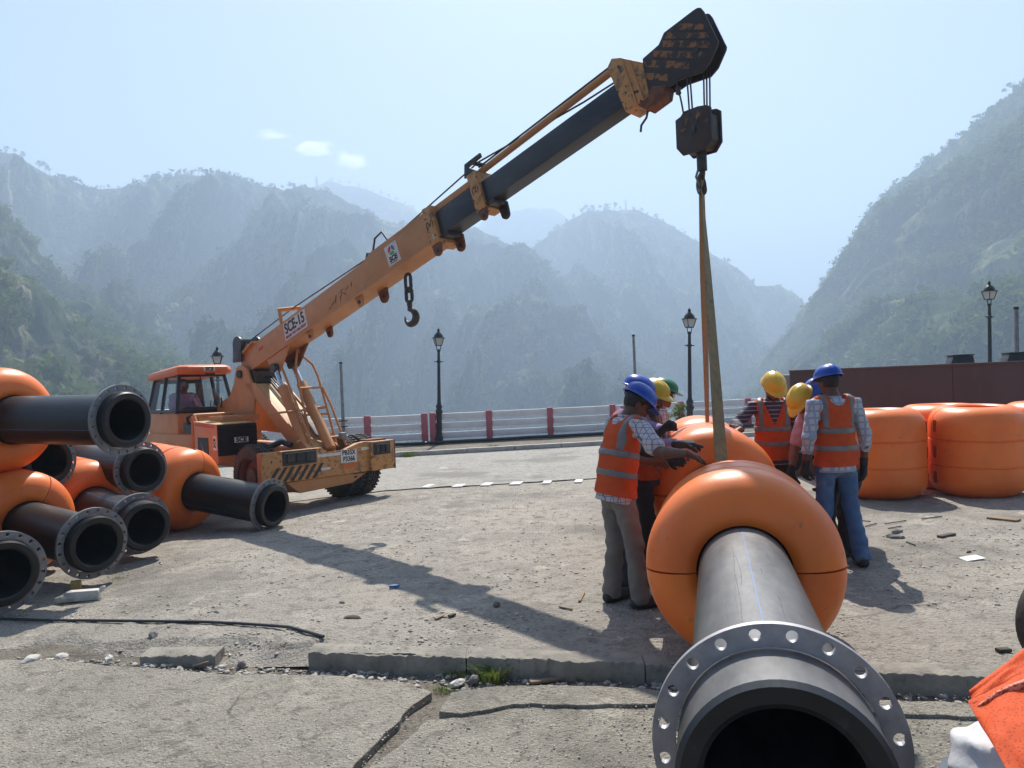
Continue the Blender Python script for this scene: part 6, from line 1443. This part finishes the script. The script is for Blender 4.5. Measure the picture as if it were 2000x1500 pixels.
stone('stone', low_gnd(925, 1332, -0.10), (0.032, 0.036, 0.036), STONE_G, 2, 'grey lump of rubble right of the pale stone')
stone('stone', low_gnd(930, 1316, -0.10), (0.035, 0.025, 0.025), STONE_G, 3, 'grey stone between the two grass tufts, close under the kerb')
stone('stone', low_gnd(905, 1352, -0.10), (0.035, 0.022, 0.018), STONE_G, 4, 'small grey stone just below the pale stone')
stone('stone', low_gnd(472, 1300, -0.10), (0.030, 0.026, 0.028), STONE_G, 5, 'dark grey stone in the gap of the broken kerb')
stone('stone', yg(300, 1244), (0.045, 0.03, 0.032), STONE_G, 6, 'dark clod lying just below the black cable')
stone('stone', low_gnd(213, 1288, -0.075), (0.05, 0.03, 0.022), STONE_W, 7, 'pale rubble lump at the left end of the broken edge')
stone('stone', low_gnd(60, 1290, -0.075), (0.07, 0.045, 0.025), STONE_W, 8, 'pale broken concrete chunk near the left edge')
stone('stone', low_gnd(120, 1283, -0.075), (0.05, 0.04, 0.02), STONE_W, 9, 'pale broken concrete chunk second from the left edge')
stone('stone', yg(1752, 1042), (0.07, 0.04, 0.035), STONE_G, 10, 'grey stone in the open yard right of the jeans, upper of a pair')
stone('stone', yg(1748, 1052), (0.085, 0.045, 0.03), STONE_G, 11, 'grey stone in the open yard right of the jeans, lower of a pair')
stone('clod', yg(690, 1207), (0.07, 0.035, 0.014), WOOD_D, 12, 'brown clod of dirt left of the boom shadow', 'clod')
stone('clod', yg(970, 1184), (0.075, 0.03, 0.018), WOOD_D, 13, 'dark rag-like clod in the boom shadow', 'clod')
stone('clod', yg(1892, 1077), (0.03, 0.02, 0.014), WOOD_D, 14, 'small dark clod above the white paper', 'clod')
stone('clod', yg(668, 1177), (0.03, 0.018, 0.012), STONE_G, 15, 'small dark stone in the open yard left of the boom shadow', 'stone')
def slat(name, a, b, w, th, material, label, lift=0.0):
    a, b = Vector(a), Vector(b); d = b - a; M = Matrix.Rotation(math.atan2(d.y, d.x), 3, 'Z') @ Matrix.Rotation(-math.atan2(d.z, d.xy.length), 3, 'Y')
    mb = MB(); mb.box((a + b) / 2 + Vector((0, 0, th / 2 + 0.004 + lift)), (d.length, w, th), M); tag(mb.build(name, material, bev=th * 0.2), label, name.replace('_', ' ')); 
slat('wood_stick', yg(1132, 1178), yg(1140, 1160), 0.022, 0.012, WOOD, 'short pale stick standing out near the feet of the left workers')
slat('wood_stick', yg(1092, 1186), yg(1118, 1192), 0.018, 0.010, WOOD, 'thin brown stick left of the workers, below the short pale stick')
slat('wood_stick', yg(850, 1212), yg(868, 1206), 0.03, 0.012, WOOD, 'pale wood chip beside the lower edge of the boom shadow, left one')
slat('wood_stick', yg(877, 1209), yg(889, 1205), 0.03, 0.014, WOOD_D, 'brown wood chip beside the lower edge of the boom shadow, right one')
slat('wood_stick', low_gnd(665, 1312, -0.11), low_gnd(712, 1300, -0.10), 0.025, 0.016, WOOD, 'curved piece of wood leaning below the kerb in the middle left')
slat('wood_stick', low_gnd(380, 1304, -0.12), low_gnd(405, 1296, -0.075), 0.03, 0.012, WOOD, 'pale bent strip of wood in the gap of the kerb')
slat('plank', low_gnd(1035, 1336, -0.11), low_gnd(1130, 1325, -0.12), 0.045, 0.016, WOOD, 'grey brown plank lying in the shade under the kerb')
slat('plank', yg(1932, 1012), yg(1990, 1018), 0.14, 0.02, WOOD, 'weathered board lying in front of the floats at the right')
slat('plank', yg(1835, 1051), yg(1862, 1045), 0.06, 0.02, WOOD_D, 'short dark offcut on the sunny ground before the tilted float')
slat('plank', yg(1948, 1276), yg(1972, 1273), 0.04, 0.02, WOOD_D, 'small dark block near the right edge above the kerb')
for i, (x0, y0, x1, y1) in enumerate(((1690, 1031, 1712, 1025), (1728, 1026, 1770, 1020), (1735, 1036, 1760, 1030), (1800, 1018, 1840, 1010), (1770, 1060, 1788, 1066), (1680, 1018, 1700, 1020))):
    slat('twig', yg(x0, y0), yg(x1, y1), 0.012, 0.009, WOOD_D, 'thin dark twig right of the worker in jeans, %s' % ('nearest his legs', 'longest of the litter', 'just above the stone pair', 'rightmost towards the tilted float', 'lowest of the litter', 'farthest up by the float')[i])
mb = MB(); p = yg(1898, 1090); mb.prism([(-0.085, -0.07), (0.09, -0.06), (0.08, 0.075), (-0.08, 0.07)], 0.004, 0.010, lambda a, b, z: p + Vector((a, b, z + 0.01 * math.sin(a * 25)))); tag(mb.build('paper_sheet', WHITE, smooth=False), 'scrap of white paper on the open ground at the right', 'paper')
mb = MB(); p = yg(772, 1149); mb.tube([p + Vector((-0.05, 0, 0.015)), p + Vector((0.02, 0.0, 0.016)), p + Vector((0.04, 0.005, 0.016))], [0.014, 0.014, 0.006], 8); tag(mb.build('plastic_tube', BLUEP), 'tiny blue plastic scrap in the boom shadow', 'litter')
# cable
pts = []
for x, y in ((-160, 1210), (0, 1213), (100, 1215), (200, 1216), (300, 1217.5), (400, 1219), (470, 1221), (520, 1224), (565, 1230), (605, 1238), (632, 1246)):
    q = yg(x, y); pts.append(q + Vector((0, 0, 0.016)))
mb = MB(); mb.tube(pts, 0.0115, 8); tag(mb.build('cable', BLACKP), 'black cable lying across the yard at lower left', 'cable')
# foam block in torn film, with a wooden block
p = yg(165, 1172); t = empty('foam_block', p, 0.16); tag(t, 'dirty white foam block in torn plastic film at lower left', 'foam block')
mb = MB(); mb.box((0, 0, 0.05), (0.27, 0.09, 0.09)); mb.build('foam', FOAM, t, bev=0.008)
fm = Field((-0.28, -0.12, -0.02), (0.22, 0.12, 0.16), 0.008); fm.cone((-0.2, -0.02, 0.03), (-0.1, -0.01, 0.05), 0.035, 0.05, 0.02); fm.cone((-0.15, 0.03, 0.03), (0.0, 0.05, 0.03), 0.03, 0.025, 0.02); fm.cone((0.12, 0, 0.08), (0.16, 0.01, 0.10), 0.015, 0.02, 0.01); fm.wrinkle(0.008, 2.2, 1.0); fm.half((0, 0, 0.0), (0, 0, -1))
link('film', fm.mesh('film'), FILM, t)
p = yg(149, 1156); mb = MB(); mb.box((0, 0, 0.055), (0.085, 0.06, 0.11)); o = mb.build('wood_block', mat('yellow_wood', (0.42, 0.30, 0.10), (0.32, 0.23, 0.09), 12, rough=0.85), bev=0.004); o.location = p; o.rotation_euler = (0, 0, 0.3); tag(o, 'small yellowish wooden block standing behind the foam block', 'wood block')
# grass tufts
def tuft(p, r, h, n, seed, label):
    rng = random.Random(seed); V = []; F = []
    for k in range(n):
        a = rng.random() * 6.28; q = r * rng.random() ** 0.7; b = Vector((q * math.cos(a), q * math.sin(a) * 0.7, -0.01)); l = h * (0.4 + 0.6 * rng.random()); out = Vector((math.cos(a + rng.uniform(-.6, .6)), math.sin(a), 0)) * l * rng.uniform(0.15, 0.8)
        w = Vector((-math.sin(a), math.cos(a), 0)) * rng.uniform(0.0015, 0.003) * (h / 0.1) ** 0.5; i = len(V)
        m_ = b + out * 0.35 + Vector((0, 0, l * 0.65)); e = b + out + Vector((0, 0, l * rng.uniform(0.7, 1.0)))
        V += [b - w, b + w, m_ + w * 0.8, m_ - w * 0.8, e]; F += [(i, i + 1, i + 2, i + 3), (i + 3, i + 2, i + 4)]
    mb = MB(); mb.add(V, F); o = mb.build('grass_tuft', GRASS, None, smooth=False); o.location = p; tag(o, label, 'grass tuft', 'grass tufts')
tuft(low_gnd(897, 1322, -0.12), 0.09, 0.10, 260, 1, 'green grass tuft under the kerb, left of two beside the pale stone')
tuft(low_gnd(962, 1330, -0.12), 0.10, 0.15, 300, 2, 'taller green grass tuft under the kerb, right of the pale stone')
tuft(low_gnd(868, 1352, -0.12), 0.07, 0.06, 150, 3, 'low yellowish grass patch in the crack between the slabs')
tuft(low_gnd(843, 1305, -0.12), 0.015, 0.06, 22, 4, 'tiny weed against the kerb face left of the tufts')
tuft(low_gnd(1133, 1334, -0.12), 0.02, 0.07, 26, 5, 'tiny weed at the end of the shaded plank')
tuft(low_gnd(382, 1292, -0.12), 0.04, 0.10, 60, 6, 'thin weed growing in the gap of the broken kerb')
tuft(low_gnd(312, 1288, -0.12), 0.035, 0.05, 40, 7, 'small weed before the loose kerb stone')
tuft(yg(232, 1132), 0.10, 0.04, 90, 8, 'sparse yellow grass under the hanging flange by the foam block')
tuft(base_at(797, 886, 18.9, 0.02), 0.18, 0.20, 260, 9, 'bright grass tuft at the road kerb right of the crane')
tuft(base_at(962, 868, 19.6, 0.12), 0.25, 0.10, 160, 10, 'low grass on the footpath before the railing')
tuft(base_at(1062, 870, 19.2, 0.0), 0.3, 0.06, 160, 11, 'dry grass along the road kerb between lamp and workers')
# leafy plant by the railing, behind the green helmet
pl_ = empty('leafy_plant', base_at(1327, 840, 20.0, 0.1)); tag(pl_, 'leafy green plant behind the worker in the green helmet', 'plant')
mb = MB(); mb.tube([(0, 0, 0), (0.03, 0, 0.5), (0.0, 0, 0.85)], [0.02, 0.015, 0.006], 6); mb.build('stem', TRUNK, pl_)
V, F = leaf_cloud([(0.02, 0, 0.82), (-0.08, 0.02, 0.66), (0.1, 0, 0.5), (-0.05, 0, 0.38)], [0.16, 0.14, 0.15, 0.13], 60, 0.28); link('foliage', np_mesh('foliage', V, F), GRASS, pl_)

# ================================================================== LOWER RIGHT CORNER: DRUM, SACK, VEST; TYRE AT THE EDGE
DRUMB = mat('blue_grey_drum', (0.05, 0.075, 0.10), (0.035, 0.05, 0.07), 5, rough=0.45)
dr = at(2030, 1500, 1.85); dr.z = -0.08
t = empty('plastic_drum', dr); tag(t, 'dark blue-grey drum under the white sack at lower right', 'drum')
mb = MB(); mb.lathe([(0, 0.0), (0, 0.20), (0.02, 0.215), (0.24, 0.22), (0.25, 0.23), (0.27, 0.23), (0.28, 0.22), (0.52, 0.22), (0.53, 0.23), (0.55, 0.23), (0.56, 0.22), (0.70, 0.215), (0.72, 0.20)], 40, 'z'); mb.build('drum_body', DRUMB, t)
mb = MB(); mb.lathe([(0.70, 0.0), (0.70, 0.2), (0.735, 0.22), (0.755, 0.215), (0.755, 0.0)], 40, 'z'); mb.build('drum_lid', DRUMB, t)
SACK = mat('white_sack', (0.66, 0.66, 0.68), (0.55, 0.55, 0.57), 7, rough=0.75, bump=0.004, bscale=40, transl=0.15)
s0 = Vector((dr.x + 0.055, dr.y, 0.64))
fs_ = Field((-0.36, -0.36, -0.075), (0.36, 0.36, 0.26), 0.012); fs_.ell((-0.01, 0.0, 0.07), (0.22, 0.22, 0.11), None, 0.03); fs_.cone((-0.13, -0.04, 0.03), (-0.15, 0.06, 0.06), 0.055, 0.058, 0.04); fs_.cone((-0.1, -0.2, 0.03), (0.1, -0.22, 0.03), 0.06, 0.06, 0.04); fs_.wrinkle(0.009, 1.3, 0.7)
o = link('sack', fs_.mesh('sack'), SACK); o.location = s0; tag(o, 'white cloth sack lying under the orange mesh vest at lower right', 'sack')
MESHV = bpy.data.materials.new('orange_mesh_cloth'); MESHV.use_nodes = True
_n = MESHV.node_tree.nodes; _l = MESHV.node_tree.links; _b = _n['Principled BSDF']; _b.inputs['Roughness'].default_value = 0.8
_tc = _n.new('ShaderNodeTexCoord'); _v = _n.new('ShaderNodeTexVoronoi'); _v.inputs['Scale'].default_value = 130; _l.new(_tc.outputs['Object'], _v.inputs['Vector']); _r = _n.new('ShaderNodeMapRange'); _r.inputs['From Min'].default_value = 0.15; _r.inputs['From Max'].default_value = 0.45; _l.new(_v.outputs['Distance'], _r.inputs['Value'])
_x = _n.new('ShaderNodeMix'); _x.data_type = 'RGBA'; _x.inputs['A'].default_value = (0.55, 0.075, 0.02, 1); _x.inputs['B'].default_value = (0.86, 0.13, 0.03, 1); _l.new(_r.outputs[0], _x.inputs['Factor']); _l.new(_x.outputs['Result'], _b.inputs['Base Color'])
_t2 = _n.new('ShaderNodeBsdfTranslucent'); _l.new(_x.outputs['Result'], _t2.inputs[0]); _ms = _n.new('ShaderNodeMixShader'); _ms.inputs[0].default_value = 0.3; _l.new(_b.outputs[0], _ms.inputs[1]); _l.new(_t2.outputs[0], _ms.inputs[2]); _l.new(_ms.outputs[0], _n['Material Output'].inputs['Surface'])
def cloth(name, c4, bulge, seed, material, parent=None, n=26, th=0.004, ripple=0.006):
    a, b, c, d = [Vector(p) for p in c4]; nn = (b - a).cross(d - a).normalized(); nn = nn if nn.z > 0 else -nn; V = []; F = []
    for side in (0, 1):
        for i in range(n + 1):
            for j in range(n + 1):
                u, v = i / n, j / n; p = a.lerp(b, u).lerp(d.lerp(c, u), v)
                h = bulge * math.sin(math.pi * u) ** 0.7 * math.sin(math.pi * min(1, v * 0.9 + 0.1)) + ripple * math.sin(9 * v + 5 * u + seed) * math.sin(4 * u + 2) + 0.004 * nz3(u * 7, v * 7, seed)
                V.append(p + nn * (h - side * th))
    m = n + 1
    for side in (0, 1):
        o_ = side * m * m
        for i in range(n):
            for j in range(n): F.append((o_ + i * m + j, o_ + i * m + j + 1, o_ + (i + 1) * m + j + 1, o_ + (i + 1) * m + j))
    rim = [i * m for i in range(m)] + [(m - 1) * m + j for j in range(1, m)] + [i * m + m - 1 for i in range(m - 2, -1, -1)] + [j for j in range(m - 2, 0, -1)]
    for k in range(len(rim)): x_, y_ = rim[k], rim[(k + 1) % len(rim)]; F.append((x_, y_, y_ + m * m, x_ + m * m))
    mb = MB(); mb.add(V, F); return mb.build(name, material, parent, angle=60)
vt = empty('folded_vest', (0, 0, 0)); tag(vt, 'folded orange mesh safety vest draped over the white sack at lower right', 'vest')
cloth('back_panel', [at(1893, 1352, 1.90), at(2090, 1205, 2.06), at(2090, 1340, 1.84), at(1902, 1374, 1.86)], 0.022, 1.0, MESHV, vt)
cloth('front_panel', [at(1891, 1372, 1.85), at(2090, 1288, 1.86), at(2120, 1600, 1.50), at(1972, 1512, 1.60)], 0.030, 2.2, MESHV, vt)
HOLES = mat('open_mesh_strip', (0.42, 0.07, 0.03), (0.75, 0.3, 0.2), 160, rough=0.8, lo=0.45, hi=0.55, detail=1.0)
cloth('mesh_strip', [at(1900, 1376, 1.838), at(2090, 1300, 1.832), at(2092, 1330, 1.80), at(1910, 1394, 1.815)], 0.034, 2.2, HOLES, vt)
tw = at(2088, 1232, 4.2); ty = empty('spare_tyre', (tw.x, tw.y, 0.28), 0.25); tag(ty, 'dark tyre just showing at the right edge above the kerb', 'tyre')
mb = MB(); mb.lathe([(-0.09, 0.17), (-0.10, 0.22), (-0.085, 0.27), (-0.06, 0.285), (0.06, 0.285), (0.085, 0.27), (0.10, 0.22), (0.09, 0.17)], 44, 'y'); mb.build('tyre_casing', RUBBER, ty)
mb = MB(); mb.lathe([(-0.085, 0.175), (-0.05, 0.15), (-0.04, 0.0), (0.04, 0.0), (0.05, 0.15), (0.085, 0.175)], 30, 'y'); mb.build('rim', RUST, ty)

# ================================================================== HAZE AND CLOUDS
hz = MB(); hz.box((0, 1500, 130), (5400, 3200, 964))
hm = bpy.data.materials.new('haze_air'); hm.use_nodes = True; hn = hm.node_tree; hn.nodes.clear()
ho = hn.nodes.new('ShaderNodeOutputMaterial'); hv = hn.nodes.new('ShaderNodeVolumePrincipled')
hv.inputs['Color'].default_value = (0.60, 0.775, 1.0, 1); hv.inputs['Density'].default_value = 0.00086; hv.inputs['Anisotropy'].default_value = 0.2
hn.links.new(hv.outputs[0], ho.inputs['Volume'])
tag(hz.build('haze', hm, smooth=False), 'pale blue haze filling the valley air', 'haze', None, 'stuff')
def cloud(x, y, d, w, h, seed, label, dens):
    """a small soft puff far beyond the haze"""
    c = at(x, y, d); bm = bmesh.new(); bmesh.ops.create_icosphere(bm, subdivisions=3, radius=1.0)
    me = bpy.data.meshes.new('cloud'); bm.to_mesh(me); bm.free()
    m = bpy.data.materials.new('cloud_vapour'); m.use_nodes = True; nt = m.node_tree; nt.nodes.clear(); N = nt.nodes; Lk = nt.links
    o = N.new('ShaderNodeOutputMaterial'); v = N.new('ShaderNodeVolumePrincipled'); v.inputs['Color'].default_value = (1, 1, 1, 1); v.inputs['Anisotropy'].default_value = 0.72
    tc = N.new('ShaderNodeTexCoord'); ln = N.new('ShaderNodeVectorMath'); ln.operation = 'LENGTH'; Lk.new(tc.outputs['Object'], ln.inputs[0])
    nz = N.new('ShaderNodeTexNoise'); nz.noise_dimensions = '4D'; nz.inputs['W'].default_value = seed; nz.inputs['Scale'].default_value = 1.5; nz.inputs['Detail'].default_value = 5; Lk.new(tc.outputs['Object'], nz.inputs['Vector'])
    sb = N.new('ShaderNodeMath'); sb.operation = 'SUBTRACT'; Lk.new(nz.outputs['Fac'], sb.inputs[0]); ml = N.new('ShaderNodeMath'); ml.operation = 'MULTIPLY'; ml.inputs[1].default_value = 0.62; Lk.new(ln.outputs['Value'], ml.inputs[0]); Lk.new(ml.outputs[0], sb.inputs[1])
    mr = N.new('ShaderNodeMapRange'); mr.inputs['From Min'].default_value = 0.0; mr.inputs['From Max'].default_value = 0.35; mr.inputs['To Max'].default_value = dens; Lk.new(sb.outputs[0], mr.inputs['Value']); Lk.new(mr.outputs[0], v.inputs['Density']); Lk.new(v.outputs[0], o.inputs['Volume'])
    ob = link('cloud', me, m); ob.location = c; ob.scale = (w, w * 0.6, h); tag(ob, label, 'cloud', 'small clouds')
cloud(612, 290, 5600, 190, 75, 1.7, 'small white cloud above the left ridge, middle of the three', 0.02)
cloud(685, 314, 5600, 150, 95, 6.2, 'small white cloud above the left ridge, nearest the boom', 0.02)
cloud(530, 264, 5600, 150, 50, 9.4, 'faint small cloud above the left ridge, leftmost of the three', 0.009)
